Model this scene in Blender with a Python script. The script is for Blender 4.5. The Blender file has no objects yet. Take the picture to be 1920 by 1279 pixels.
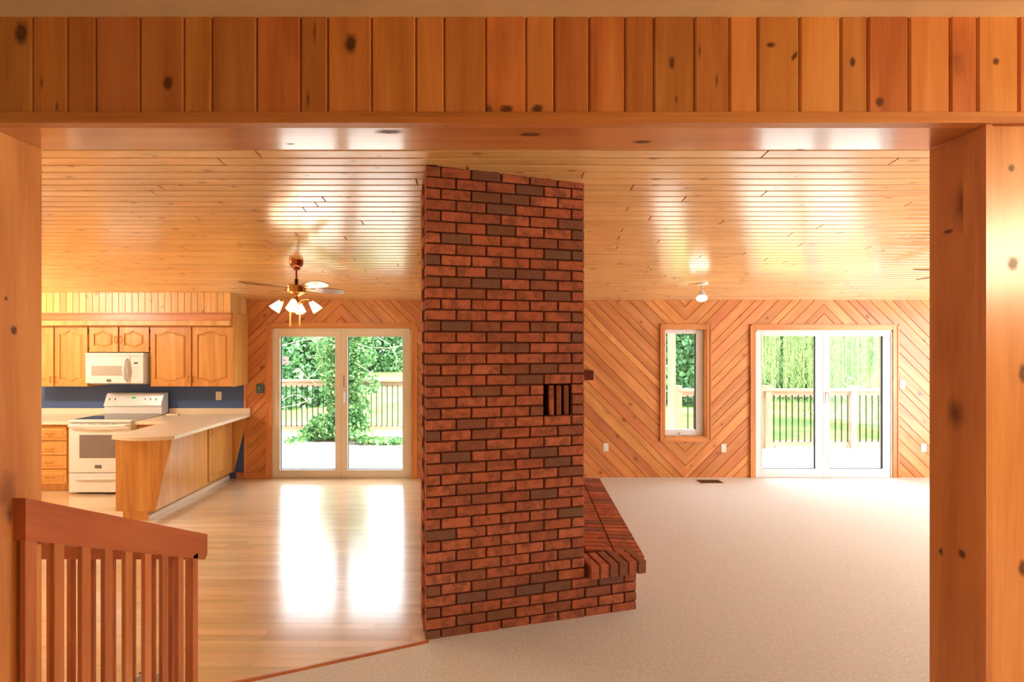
import bpy, bmesh, math, random
import numpy as np
from mathutils import Vector, Matrix

random.seed(7)
rng = np.random.default_rng(7)
PI = math.pi
scene = bpy.context.scene
C = scene.collection

# ------------------------------------------------------------------ camera
F, X0, Y0, H = 853.0, 912.0, 648.0, 1.82      # focal length and principal point in pixels, eye height in metres
cam_d = bpy.data.cameras.new('camera')
cam = bpy.data.objects.new('camera', cam_d)
C.objects.link(cam)
cam.location = (0, 0, H)
cam.rotation_euler = (PI / 2, 0, 0)
cam_d.sensor_width = 36
cam_d.lens = 36 * F / 1920
cam_d.shift_x = (960 - X0) / 1920
cam_d.shift_y = (Y0 - 639.5) / 1920
cam_d.clip_start = 0.05
cam_d.clip_end = 400
scene.camera = cam

# ------------------------------------------------------------------ sky, sun, daylight, exposure
scene.view_settings.view_transform = 'Standard'
scene.view_settings.look = 'None'
scene.view_settings.gamma = 1.0
scene.view_settings.use_curve_mapping = False
scene.view_settings.exposure = 1.35

SKY_STRENGTH = 2.6
SUN_STRENGTH = 6.5
W_RIGHT = 58                                  # daylight of the added, unseen window at the right, about as bright as the sky
LAMP_KITCHEN, LAMP_HALL = 62, 50
FAN_BULB, SPOT_BULB = 1.2, .8

world = bpy.data.worlds.new('world')
scene.world = world
world.use_nodes = True
bg = world.node_tree.nodes['Background']
bg.inputs['Color'].default_value = (0.90, 0.95, 1.0, 1)
bg.inputs['Strength'].default_value = SKY_STRENGTH


def light(name, typ, loc, rot=(0, 0, 0), energy=10, color=(1, 1, 1), size=1, size_y=None, angle=None):
    d = bpy.data.lights.new(name, typ)
    d.energy = energy
    d.color = color
    if typ == 'AREA':
        d.shape = 'RECTANGLE'
        d.size = size
        d.size_y = size_y or size
    elif typ == 'SUN':
        d.angle = angle
    else:
        d.shadow_soft_size = size
    o = bpy.data.objects.new(name, d)
    C.objects.link(o)
    o.location = loc
    o.rotation_euler = rot
    return o


sun_dir = Vector((-0.62, 0.22, -0.95)).normalized()
light('sun_offscreen', 'SUN', (10, 0, 20), sun_dir.to_track_quat('-Z', 'Y').to_euler(), SUN_STRENGTH, (1.0, 0.96, 0.88), angle=math.radians(6))
# daylight through an added, unseen window, inferred from pale light on the boards
light('unseen_window_right_offscreen', 'AREA', (7.75, 3.5, 1.25), (0, PI / 2, 0), W_RIGHT, (0.90, 0.96, 1.0), 2.1, 3.0)
# warm kitchen lamp beyond the left edge of the frame, the yellow light on the soffit
light('kitchen_lamp_left_offscreen', 'POINT', (-5.9, 4.2, 2.5), energy=LAMP_KITCHEN, color=(1, .92, .78), size=.15)

# ------------------------------------------------------------------ helpers
def PX(px, Y): return (px - X0) * Y / F
def PZ(py, Y): return H - (py - Y0) * Y / F
WY = 6.23                                     # back wall plane
def WX(px): return (px - X0) * WY / F
def WZ(py): return H - (py - Y0) * WY / F
SL, CC = 0.143, 3.332                         # ceiling: z = CC - SL*y
def CEIL(y): return CC - SL * y


class MB:
    def __init__(s): s.v, s.f = [], []
    def poly(s, pts):
        n = len(s.v); s.v += [tuple(p) for p in pts]; s.f.append(tuple(range(n, n + len(pts)))); return s
    def box(s, x0, x1, y0, y1, z0, z1):
        n = len(s.v)
        s.v += [(x, y, z) for z in (z0, z1) for y in (y0, y1) for x in (x0, x1)]
        s.f += [tuple(n + i for i in q) for q in ((0, 2, 3, 1), (4, 5, 7, 6), (0, 1, 5, 4), (2, 6, 7, 3), (0, 4, 6, 2), (1, 3, 7, 5))]
        return s
    def obox(s, c, hx, hy, hz, M):
        n = len(s.v); c = Vector(c)
        for z in (-hz, hz):
            for y in (-hy, hy):
                for x in (-hx, hx):
                    s.v.append(tuple(c + M @ Vector((x, y, z))))
        s.f += [tuple(n + i for i in q) for q in ((0, 2, 3, 1), (4, 5, 7, 6), (0, 1, 5, 4), (2, 6, 7, 3), (0, 4, 6, 2), (1, 3, 7, 5))]
        return s
    def prism(s, pts, d):
        """closed planar polygon (3D points) extruded by the vector d"""
        n = len(s.v); k = len(pts); d = Vector(d)
        s.v += [tuple(p) for p in pts] + [tuple(Vector(p) + d) for p in pts]
        s.f.append(tuple(range(n + k - 1, n - 1, -1))); s.f.append(tuple(range(n + k, n + 2 * k)))
        for i in range(k):
            j = (i + 1) % k
            s.f.append((n + i, n + j, n + k + j, n + k + i))
        return s
    def tube(s, pts, r, n=8, cap=True):
        pts = [Vector(p) for p in pts]; m = len(pts)
        rr = r if isinstance(r, (list, tuple)) else [r] * m
        b = len(s.v); up = None
        for i, p in enumerate(pts):
            t = (pts[min(i + 1, m - 1)] - pts[max(i - 1, 0)]).normalized()
            if up is None:
                up = Vector((0, 0, 1)) if abs(t.z) < .9 else Vector((1, 0, 0))
            a = t.cross(up).normalized(); c = a.cross(t).normalized(); up = c
            for k in range(n):
                w = 2 * PI * k / n
                s.v.append(tuple(p + (a * math.cos(w) + c * math.sin(w)) * rr[i]))
        for i in range(m - 1):
            for k in range(n):
                k2 = (k + 1) % n
                s.f.append((b + i * n + k, b + i * n + k2, b + (i + 1) * n + k2, b + (i + 1) * n + k))
        if cap:
            s.f.append(tuple(b + k for k in range(n - 1, -1, -1)))
            s.f.append(tuple(b + (m - 1) * n + k for k in range(n)))
        return s
    def lathe(s, prof, c=(0, 0, 0), n=24, M=None):
        b = len(s.v); c = Vector(c); M = M or Matrix.Identity(3)
        for (r, z) in prof:
            for k in range(n):
                w = 2 * PI * k / n
                s.v.append(tuple(c + M @ Vector((r * math.cos(w), r * math.sin(w), z))))
        for i in range(len(prof) - 1):
            for k in range(n):
                k2 = (k + 1) % n
                s.f.append((b + i * n + k, b + i * n + k2, b + (i + 1) * n + k2, b + (i + 1) * n + k))
        s.f.append(tuple(b + k for k in range(n - 1, -1, -1)))
        m = len(prof) - 1
        s.f.append(tuple(b + m * n + k for k in range(n)))
        return s


def wloc(o):
    v = Vector((0, 0, 0))
    while o: v += Vector(o.location); o = o.parent
    return v


def tag(o, label=None, cat=None, group=None, kind=None):
    if label: o['label'] = label
    if cat: o['category'] = cat
    if group: o['group'] = group
    if kind: o['kind'] = kind
    return o


def mesh_of(name, mb, bevel=0, smooth=False, shift=(0, 0, 0)):
    me = bpy.data.meshes.new(name)
    sh = Vector(shift)
    me.from_pydata([tuple(Vector(p) - sh) for p in mb.v], [], mb.f)
    bm = bmesh.new(); bm.from_mesh(me)
    bmesh.ops.recalc_face_normals(bm, faces=bm.faces)
    if bevel:
        ed = [e for e in bm.edges if len(e.link_faces) == 2 and e.calc_face_angle(0) > 0.5]
        bmesh.ops.bevel(bm, geom=ed, offset=bevel, segments=1, affect='EDGES', clamp_overlap=True)
    if smooth:
        for f in bm.faces: f.smooth = True
        for e in bm.edges:
            if len(e.link_faces) == 2 and e.calc_face_angle(0) > 0.7: e.smooth = False
    bm.to_mesh(me); bm.free()
    return me


def obj(name, mb, mat, parent=None, bevel=0, smooth=False):
    """mb is in world coordinates"""
    if parent is not None:
        sh = wloc(parent); loc = (0, 0, 0)
    else:
        a = np.array(mb.v); mn, mx = a.min(0), a.max(0)
        sh = Vector(((mn[0] + mx[0]) / 2, (mn[1] + mx[1]) / 2, mn[2])); loc = sh
    me = mesh_of(name, mb, bevel, smooth, sh)
    me.materials.append(mat)
    o = bpy.data.objects.new(name, me)
    C.objects.link(o)
    o.location = loc
    if parent is not None: o.parent = parent
    return o


def piece(name, me, parent, loc, rot=(0, 0, 0), scale=(1, 1, 1)):
    o = bpy.data.objects.new(name, me)
    C.objects.link(o)
    o.parent = parent
    o.location = Vector(loc) - wloc(parent)
    o.rotation_euler = rot
    o.scale = scale
    return o


def thing(name, label, cat, loc, group=None, kind=None):
    o = bpy.data.objects.new(name, None)
    C.objects.link(o)
    o.location = loc
    o.empty_display_size = 0.1
    return tag(o, label, cat, group, kind)


def copy_tree(o, parent=None):
    c = o.copy(); C.objects.link(c); c.parent = parent
    for ch in list(o.children): copy_tree(ch, c)
    return c


# ------------------------------------------------------------------ materials
def rgb(r, g, b):
    def l(c):
        c /= 255.0
        return c / 12.92 if c <= 0.04045 else ((c + 0.055) / 1.055) ** 2.4
    return (l(r), l(g), l(b), 1)


class NT:
    def __init__(s, name):
        s.m = bpy.data.materials.new(name); s.m.use_nodes = True
        s.t = s.m.node_tree; s.t.nodes.clear()
        s.out = s.n('ShaderNodeOutputMaterial')
    def n(s, typ, **kw):
        nd = s.t.nodes.new(typ)
        for k, v in kw.items(): setattr(nd, k, v)
        return nd
    def l(s, a, b): s.t.links.new(a, b)
    def val(s, sock, v):
        if hasattr(v, 'is_linked') or hasattr(v, 'links'): s.l(v, sock)
        else: sock.default_value = v
    def math(s, op, a, b=0.0, c=None, clamp=False):
        nd = s.n('ShaderNodeMath', operation=op, use_clamp=clamp)
        s.val(nd.inputs[0], a); s.val(nd.inputs[1], b)
        if c is not None: s.val(nd.inputs[2], c)
        return nd.outputs[0]
    def mix(s, fac, a, b, blend='MIX'):
        nd = s.n('ShaderNodeMix', data_type='RGBA', blend_type=blend)
        s.val(nd.inputs[0], fac); s.val(nd.inputs[6], a); s.val(nd.inputs[7], b)
        return nd.outputs[2]
    def ramp(s, fac, stops, interp='LINEAR'):
        nd = s.n('ShaderNodeValToRGB'); cr = nd.color_ramp; cr.interpolation = interp
        while len(cr.elements) < len(stops): cr.elements.new(0.5)
        for e, (p, c) in zip(cr.elements, stops): e.position = p; e.color = c
        s.val(nd.inputs[0], fac)
        return nd.outputs[0]
    def noise(s, vec, scale, detail=3, rough=.5, dist=0):
        nd = s.n('ShaderNodeTexNoise'); s.l(vec, nd.inputs['Vector'])
        nd.inputs['Scale'].default_value = scale; nd.inputs['Detail'].default_value = detail
        nd.inputs['Roughness'].default_value = rough; nd.inputs['Distortion'].default_value = dist
        return nd.outputs[0]
    def mapping(s, vec, scale=(1, 1, 1), rot=(0, 0, 0), loc=(0, 0, 0)):
        nd = s.n('ShaderNodeMapping'); s.l(vec, nd.inputs[0])
        nd.inputs['Scale'].default_value = scale; nd.inputs['Rotation'].default_value = rot; nd.inputs['Location'].default_value = loc
        return nd.outputs[0]
    def bsdf(s, color, rough=.5, spec=.5, metal=0, coat=0, coat_rough=.1, bump=None, bump_str=.2, bump_dist=.01, **kw):
        b = s.n('ShaderNodeBsdfPrincipled')
        s.val(b.inputs['Base Color'], color); s.val(b.inputs['Roughness'], rough)
        b.inputs['Specular IOR Level'].default_value = spec
        b.inputs['Metallic'].default_value = metal
        b.inputs['Coat Weight'].default_value = coat; b.inputs['Coat Roughness'].default_value = coat_rough
        for k, v in kw.items(): b.inputs[k].default_value = v
        if bump is not None:
            bn = s.n('ShaderNodeBump'); bn.inputs['Strength'].default_value = bump_str; bn.inputs['Distance'].default_value = bump_dist
            s.l(bump, bn.inputs['Height']); s.l(bn.outputs[0], b.inputs['Normal'])
        s.l(b.outputs[0], s.out.inputs[0])
        return b


def plain(name, col, rough=.5, spec=.5, metal=0, noise=0.04, scale=8, bump=0, bump_scale=120, **kw):
    t = NT(name); tc = t.n('ShaderNodeTexCoord').outputs['Object']
    n = t.noise(tc, scale, 4)
    c2 = tuple(min(1, c * (1 - noise * 2.5)) for c in col[:3]) + (1,)
    colr = t.ramp(n, [(.35, c2), (.65, col)])
    bp = t.noise(tc, bump_scale, 3) if bump else None
    t.bsdf(colr, rough, spec, metal, bump=bp, bump_str=bump, **kw)
    return t.m


def wood(name, dark, mid, lite, ang=0.0, yaxis=False, xrot=0.0, rough=.35, spec=.5, coat=0, coat_rough=.12, knots=.25, knot_size=.16, coat_ior=1.5,
         knot_scale=(5, 7, 7), var=.18, freq=1.0, stretch=1.0, bump=.08, knot_col=rgb(70, 32, 14), contrast=1.0):
    """grain runs along the direction (cos ang, 0, sin ang), or along Y; every object gets its own cut of the log and its own tone"""
    t = NT(name)
    tc = t.n('ShaderNodeTexCoord').outputs['Object']
    oi = t.n('ShaderNodeObjectInfo').outputs['Random']
    off = t.n('ShaderNodeCombineXYZ')
    for i, k in enumerate((37.0, 91.0, 53.0)): t.l(t.math('MULTIPLY', oi, k), off.inputs[i])
    add = t.n('ShaderNodeVectorMath', operation='ADD'); t.l(tc, add.inputs[0]); t.l(off.outputs[0], add.inputs[1])
    v = t.mapping(add.outputs[0], rot=(xrot, ang, -PI / 2 if yaxis else 0))
    v1 = t.mapping(v, (0.9 * freq / stretch, 9 * freq, 9 * freq))
    v2 = t.mapping(v, (5 * freq / stretch, 120 * freq, 120 * freq))
    n1 = t.noise(v1, 1.0, 4, .55, .6)
    n2 = t.noise(v2, 1.0, 3, .6)
    g = t.math('ADD', t.math('MULTIPLY', n1, .78), t.math('MULTIPLY', n2, .22))
    w = .22 / contrast
    col = t.ramp(g, [(.5 - w, dark), (.5, mid), (.5 + w, lite)])
    # tone of this board
    hs = t.n('ShaderNodeHueSaturation')
    r2 = t.math('FRACT', t.math('MULTIPLY', oi, 7.31))
    t.l(t.math('MULTIPLY_ADD', oi, 2 * var, 1 - var), hs.inputs['Value'])
    t.l(t.math('MULTIPLY_ADD', r2, .12 * var, .5 - .06 * var), hs.inputs['Hue'])
    t.l(col, hs.inputs['Color'])
    col = hs.outputs[0]
    if knots > 0:
        vo = t.n('ShaderNodeTexVoronoi'); t.l(t.mapping(v, knot_scale), vo.inputs['Vector'])
        vo.inputs['Scale'].default_value = 1
        dn = t.noise(v, 40, 2)
        d = t.math('ADD', vo.outputs['Distance'], t.math('MULTIPLY_ADD', dn, .08, -.04))
        sp = t.n('ShaderNodeSeparateColor'); t.l(vo.outputs['Color'], sp.inputs[0])
        rad = t.math('MULTIPLY', t.math('MULTIPLY_ADD', sp.outputs[1], .8, .4), knot_size)
        ex = t.math('LESS_THAN', sp.outputs[0], knots)
        k = t.math('SUBTRACT', 1.0, t.math('DIVIDE', d, rad), clamp=True)
        k = t.math('MULTIPLY', t.math('MULTIPLY', k, 2.2, clamp=True), ex)
        col = t.mix(t.math('MULTIPLY', k, .85), col, knot_col)
        halo = t.math('MULTIPLY', t.math('SUBTRACT', 1.0, t.math('DIVIDE', d, t.math('MULTIPLY', rad, 2.6)), clamp=True), ex)
        col = t.mix(t.math('MULTIPLY', halo, .45), col, dark)
    t.bsdf(col, rough, spec, coat=coat, coat_rough=coat_rough, bump=g, bump_str=bump, bump_dist=.004, **{'Coat IOR': coat_ior})
    return t.m


M = {}
pine = (rgb(172, 96, 46), rgb(208, 132, 70), rgb(224, 156, 94))
cedar = pine                                  # same boards, only the light on them differs
ceilw = (rgb(206, 150, 80), rgb(232, 182, 108), rgb(242, 200, 132))
oak = (rgb(188, 124, 58), rgb(212, 152, 78), rgb(226, 172, 100))
M['pine_rise'] = wood('diagonal pine rising', *pine, ang=PI / 4, rough=.42, coat=.15, knots=.4, knot_size=.2, var=.11)
M['pine_fall'] = wood('diagonal pine falling', *pine, ang=-PI / 4, rough=.42, coat=.15, knots=.4, knot_size=.2, var=.11)
M['pine_x'] = wood('pine trim across', *pine, ang=0, rough=.38, knots=.08, var=.08)
M['pine_z'] = wood('pine trim upright', *pine, ang=PI / 2, rough=.38, knots=.08, var=.08)
M['pine_y'] = wood('pine trim inward', *pine, yaxis=True, rough=.38, knots=.08, var=.08)
M['beam_x'] = wood('pine beam across', *pine, ang=0, rough=.3, coat=1, coat_rough=.12, coat_ior=2.5, knots=.3, knot_size=.24, knot_scale=(3, 5, 5), var=.05)
M['post_z'] = wood('pine post upright', *pine, ang=PI / 2, rough=.4, knots=.4, knot_size=.24, knot_scale=(2.2, 5, 5), var=.04, contrast=.8)
M['face_z'] = wood('pine face board', *pine, ang=PI / 2, rough=.34, coat=.4, coat_rough=.22, knots=.3, knot_size=.2, knot_scale=(2.6, 6, 6), var=.05)
M['cedar_z'] = wood('header cedar upright', *cedar, ang=PI / 2, rough=.35, knots=.28, knot_size=.2, knot_scale=(3.5, 6, 6), var=.16, knot_col=rgb(45, 20, 8))
M['cedar_x'] = wood('header trim across', *cedar, ang=0, rough=.35, knots=.1, var=.05)
M['ceil'] = wood('ceiling pine', *ceilw, ang=0, rough=.3, spec=.6, coat=1, coat_rough=.2, coat_ior=2.7, knots=.6, knot_size=.2, knot_scale=(5, 14, 14), var=.06, knot_col=rgb(110, 60, 34))
M['soffit'] = wood('soffit pine', rgb(200, 140, 70), rgb(226, 172, 96), rgb(238, 196, 128), ang=PI / 2, rough=.4, knots=.5, knot_size=.16, knot_scale=(7, 9, 9), var=.08)
M['oak_z'] = wood('oak upright', *oak, ang=PI / 2, rough=.35, knots=0, var=.06, freq=1.4, stretch=2)
M['oak_x'] = wood('oak across', *oak, ang=0, rough=.35, knots=0, var=.06, freq=1.4, stretch=2)
M['oak_red'] = wood('oak end panel', *oak, ang=PI / 2, rough=.35, knots=0, var=.03, freq=1.3, stretch=1.6, contrast=1.3)
M['oak_veneer'] = wood('oak veneer', *oak, ang=PI / 2, rough=.3, knots=0, var=.03, freq=1.2, stretch=1.4)
M['rail'] = wood('stair rail fir', rgb(158, 80, 44), rgb(186, 100, 58), rgb(200, 118, 72), yaxis=True, xrot=math.radians(28.2), rough=.38, knots=0, var=.04)
M['rail_x'] = wood('guard rail fir', rgb(158, 80, 44), rgb(186, 100, 58), rgb(200, 118, 72), ang=0, rough=.38, knots=.06, var=.04)
M['baluster'] = wood('baluster fir', rgb(160, 86, 44), rgb(192, 112, 62), rgb(208, 134, 82), ang=PI / 2, rough=.38, knots=.03, var=.08)
M['floor'] = wood('oak strip floor', rgb(200, 172, 128), rgb(224, 200, 158), rgb(234, 214, 180), ang=0, rough=.28, spec=.6, coat=1, coat_rough=.16, coat_ior=2.1, knots=0, var=.13, freq=1.2, stretch=1.5, bump=.05)
M['strip'] = wood('reducer strip', rgb(150, 78, 38), rgb(180, 100, 52), rgb(200, 124, 72), ang=0.0, rough=.35, knots=0, var=.02)
M['deck'] = wood('weathered deck', rgb(150, 146, 138), rgb(196, 192, 186), rgb(216, 213, 208), ang=0, rough=.75, knots=.1, var=.1)
M['deck_post'] = wood('weathered post', rgb(140, 118, 92), rgb(172, 150, 122), rgb(196, 178, 150), ang=PI / 2, rough=.75, knots=.05, var=.08)
M['deck_rail'] = wood('weathered rail', rgb(140, 118, 92), rgb(172, 150, 122), rgb(196, 178, 150), ang=0, rough=.75, knots=.05, var=.08)
M['blade'] = wood('fan blade veneer', rgb(96, 54, 30), rgb(128, 76, 44), rgb(150, 96, 60), ang=0, rough=.3, coat=.6, coat_rough=.1, knots=0, var=.03)
M['mantel'] = wood('mantel wood', rgb(70, 16, 10), rgb(100, 26, 16), rgb(120, 38, 24), yaxis=True, rough=.4, knots=0, var=.02)
M['bark'] = wood('bark', rgb(70, 60, 48), rgb(100, 88, 70), rgb(128, 116, 96), ang=PI / 2, rough=.9, knots=0, bump=.6)

M['groove'] = plain('board tongue', rgb(172, 96, 46), .7, .2)
M['subceil'] = plain('ceiling board tongue', rgb(206, 150, 80), .7, .2)
M['blue'] = plain('blue wall paint', rgb(78, 102, 152), .6, .3, noise=.02, bump=.05)
M['plaster'] = plain('warm white plaster', rgb(246, 224, 194), .8, .2, noise=.03, bump=.1)
M['popcorn'] = plain('stippled plaster', rgb(236, 220, 190), .9, .1, noise=.08, scale=60, bump=.8, bump_scale=90)
M['white'] = plain('white enamel', rgb(230, 230, 228), .22, .5, noise=.01)
M['white_door'] = plain('white vinyl', rgb(226, 227, 228), .35, .5, noise=.01)
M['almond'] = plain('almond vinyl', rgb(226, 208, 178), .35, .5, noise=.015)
M['plate'] = plain('almond plate', rgb(236, 228, 208), .4, .5, noise=.01)
M['gasket'] = plain('black gasket', rgb(28, 30, 34), .6, .3)
M['laminate'] = plain('cream laminate', rgb(234, 220, 196), .3, .5, noise=.02, scale=60)
M['laminate_edge'] = plain('laminate edge', rgb(240, 222, 192), .35, .5, noise=.01)
M['black_glass'] = plain('black ceramic glass', rgb(60, 62, 68), .08, .6, noise=.02)
M['oven_glass'] = plain('oven window glass', rgb(128, 116, 112), .12, .6, noise=.03)
M['mw_glass'] = plain('microwave window', rgb(178, 174, 164), .2, .5, noise=.02)
M['panel_grey'] = plain('control panel grey', rgb(206, 204, 202), .3, .5, noise=.01)
M['badge'] = plain('badge metal', rgb(120, 116, 114), .35, .5, .5)
M['dark'] = plain('dark plastic', rgb(40, 38, 38), .5, .4)
M['mark'] = plain('printed mark', rgb(150, 148, 146), .5, .3)
M['brass'] = plain('polished brass', rgb(206, 150, 84), .25, .5, 1.0, noise=.05)
M['copper'] = plain('antique copper', rgb(176, 100, 66), .3, .5, 1.0, noise=.08)
M['hinge'] = plain('dark hinge', rgb(84, 60, 36), .4, .5, .8)
M['steel'] = plain('satin nickel', rgb(200, 200, 200), .3, .5, 1.0, noise=.02)
M['teal'] = plain('teal thermostat', rgb(70, 110, 108), .5, .4)
M['chain'] = plain('amber pull', rgb(236, 200, 120), .4, .5)
M['register'] = plain('brown register', rgb(120, 84, 54), .5, .5, .3)
M['register_light'] = plain('cream register', rgb(214, 206, 190), .5, .5, .1)
M['blackmetal'] = plain('black baluster', rgb(24, 26, 26), .5, .4)
M['mat'] = plain('grey doormat', rgb(150, 142, 132), .9, .1, noise=.1, scale=40, bump=.4)
t = NT('white dial'); dd_ = t.n('ShaderNodeBsdfDiffuse'); dd_.inputs[0].default_value = (.9, .9, .88, 1); tl = t.n('ShaderNodeBsdfTranslucent'); tl.inputs[0].default_value = (.9, .9, .88, 1)
a_ = t.n('ShaderNodeMixShader'); a_.inputs[0].default_value = .4; t.l(dd_.outputs[0], a_.inputs[1]); t.l(tl.outputs[0], a_.inputs[2]); t.l(a_.outputs[0], t.out.inputs[0]); M['dial'] = t.m
M['mortar'] = plain('brown mortar', rgb(104, 56, 40), .95, .1, noise=.15, scale=60, bump=.5, bump_scale=200)
M['soot'] = plain('soot black', rgb(14, 10, 8), .95, .1)
M['ext_brick'] = plain('veneer brick', rgb(150, 100, 80), .9, .1, noise=.1, scale=30)

# brick
t = NT('clay brick'); tc = t.n('ShaderNodeTexCoord').outputs['Object']; oi = t.n('ShaderNodeObjectInfo').outputs['Random']
off = t.n('ShaderNodeCombineXYZ')
for i, k in enumerate((37.0, 91.0, 53.0)): t.l(t.math('MULTIPLY', oi, k), off.inputs[i])
ad = t.n('ShaderNodeVectorMath', operation='ADD'); t.l(tc, ad.inputs[0]); t.l(off.outputs[0], ad.inputs[1]); v = ad.outputs[0]
base = t.ramp(oi, [(0, rgb(196, 106, 70)), (.2, rgb(180, 92, 58)), (.4, rgb(204, 116, 80)), (.58, rgb(176, 92, 62)), (.72, rgb(150, 86, 58)), (.86, rgb(130, 82, 58)), (.96, rgb(108, 82, 68)), (1, rgb(98, 78, 66))])
bl = t.ramp(t.noise(v, 15, 5, .68, .5), [(.44, (0, 0, 0, 1)), (.62, (1, 1, 1, 1))])
col = t.mix(t.math('MULTIPLY', bl, .8), base, rgb(108, 62, 42))
gr = t.noise(v, 220, 3, .7)
col = t.mix(.18, col, t.ramp(gr, [(.3, rgb(170, 84, 56)), (.7, rgb(226, 160, 126))]))
t.bsdf(col, .85, .25, bump=t.noise(v, 140, 4, .7), bump_str=.35, bump_dist=.003)
M['brick'] = t.m

# carpet
t = NT('cream carpet'); tc = t.n('ShaderNodeTexCoord').outputs['Object']
n1 = t.noise(tc, 3.0, 3); n2 = t.noise(tc, 160, 3, .7); n3 = t.noise(tc, 60, 4, .7)
hh = t.math('ADD', t.math('MULTIPLY', n2, .5), n3)
c1 = t.ramp(hh, [(.55, rgb(206, 202, 196)), (.95, rgb(230, 226, 220))])
col = t.mix(t.math('MULTIPLY', n1, .25), c1, rgb(214, 212, 208))
t.bsdf(col, .95, .1, bump=hh, bump_str=.45, bump_dist=.010)
M['carpet'] = t.m

# window glass: mostly clear, a little mirror
t = NT('window glass')
tr = t.n('ShaderNodeBsdfTransparent'); gl = t.n('ShaderNodeBsdfGlossy'); gl.inputs['Roughness'].default_value = .02
lw = t.n('ShaderNodeLayerWeight'); lw.inputs[0].default_value = .5
fac = t.math('MULTIPLY_ADD', t.math('POWER', lw.outputs['Facing'], 5.0), .5, .009)
mx = t.n('ShaderNodeMixShader'); t.l(fac, mx.inputs[0]); t.l(tr.outputs[0], mx.inputs[1]); t.l(gl.outputs[0], mx.inputs[2])
t.l(mx.outputs[0], t.out.inputs[0]); M['glass'] = t.m


def emis(name, col, strength):
    t = NT(name); e = t.n('ShaderNodeEmission'); e.inputs[0].default_value = col; e.inputs[1].default_value = strength
    t.l(e.outputs[0], t.out.inputs[0]); return t.m


M['bulb'] = emis('lit bulb', (1, .86, .62, 1), 2.2)
M['spotbulb'] = emis('lit reflector bulb', (1, .9, .7, 1), 1.3)
M['lcd'] = emis('green clock', rgb(60, 150, 60), .7)
t = NT('lit shade glass'); tl = t.n('ShaderNodeBsdfTranslucent'); tl.inputs[0].default_value = (1, .93, .8, 1)
em = t.n('ShaderNodeEmission'); em.inputs[0].default_value = (1, .86, .66, 1); em.inputs[1].default_value = .42
a_ = t.n('ShaderNodeAddShader'); t.l(tl.outputs[0], a_.inputs[0]); t.l(em.outputs[0], a_.inputs[1]); t.l(a_.outputs[0], t.out.inputs[0]); M['shade'] = t.m


def leafmat(name, c1, c2, c3, scale=1.2):
    t = NT(name); g = t.n('ShaderNodeNewGeometry'); tc = t.n('ShaderNodeTexCoord').outputs['Object']
    n = t.noise(tc, scale, 4, .6); r = g.outputs['Random Per Island']
    k = t.math('ADD', t.math('MULTIPLY', n, .6), t.math('MULTIPLY', r, .4))
    col = t.ramp(k, [(.25, c1), (.5, c2), (.75, c3)])
    d = t.n('ShaderNodeBsdfDiffuse'); t.l(col, d.inputs[0]);  tl = t.n('ShaderNodeBsdfTranslucent'); t.l(col, tl.inputs[0])
    gl = t.n('ShaderNodeBsdfGlossy'); gl.inputs['Roughness'].default_value = .5
    m1 = t.n('ShaderNodeMixShader'); m1.inputs[0].default_value = .4; t.l(d.outputs[0], m1.inputs[1]); t.l(tl.outputs[0], m1.inputs[2])
    m2 = t.n('ShaderNodeMixShader'); m2.inputs[0].default_value = .05; t.l(m1.outputs[0], m2.inputs[1]); t.l(gl.outputs[0], m2.inputs[2])
    t.l(m2.outputs[0], t.out.inputs[0]); return t.m


M['leaf_tree'] = leafmat('tree leaves', rgb(70, 118, 76), rgb(110, 160, 110), rgb(158, 196, 148), .5)
M['leaf_dark'] = leafmat('dark tree leaves', rgb(54, 100, 66), rgb(92, 140, 96), rgb(136, 178, 130), .5)
M['leaf_vine'] = leafmat('vine leaves', rgb(44, 104, 58), rgb(96, 154, 92), rgb(176, 210, 136), 3)
M['leaf_willow'] = leafmat('willow leaves', rgb(104, 134, 74), rgb(146, 172, 106), rgb(192, 208, 150), 1.0)
M['vine_stem'] = plain('pale vine stem', rgb(206, 200, 160), .7, .2)
t = NT('lawn'); tc = t.n('ShaderNodeTexCoord').outputs['Object']
col = t.ramp(t.noise(tc, .5, 5, .65), [(.35, rgb(96, 130, 66)), (.65, rgb(134, 162, 92))])
t.bsdf(col, .95, .1, bump=t.noise(tc, 30, 3), bump_str=.4, bump_dist=.05); M['lawn'] = t.m

# ------------------------------------------------------------------ the setting: shell
XL, XR, YF = -7.0, 7.6, 1.565                 # left wall, right wall, room side of the front wall
D1 = (WX(511), WX(771), 0.0, WZ(616))          # patio door behind the fan
WN = (WX(1245), WX(1324), WZ(820), WZ(616))    # tall window
D2 = (WX(1416), WX(1672.5), 0.0, WZ(619))      # patio door at the right
OPEN = [D1, WN, D2]
XK = WX(460)                                   # edge of the blue kitchen wall
ZB = CEIL(WY)


def cells(x0, x1, z0, z1, holes):
    xs = sorted({x0, x1} | {c for h in holes for c in h[:2] if x0 < c < x1})
    out = []
    for a, b in zip(xs, xs[1:]):
        m = (a + b) / 2
        cut = sorted((max(h[2], z0), min(h[3], z1)) for h in holes if h[0] < m < h[1])
        z = z0
        for c in cut:
            if c[0] > z: out.append((a, b, z, c[0]))
            z = max(z, c[1])
        if z < z1: out.append((a, b, z, z1))
    return out


mb = MB()
for (a, b, c, d) in cells(XL - .1, XR + .1, -.15, ZB + .6, OPEN): mb.box(a, b, WY + .012, WY + .16, c, d)
wall_back = tag(obj('wall_back', mb, M['groove']), 'back wall faced with diagonal pine boards in chevrons', 'wall', kind='structure')


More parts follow.
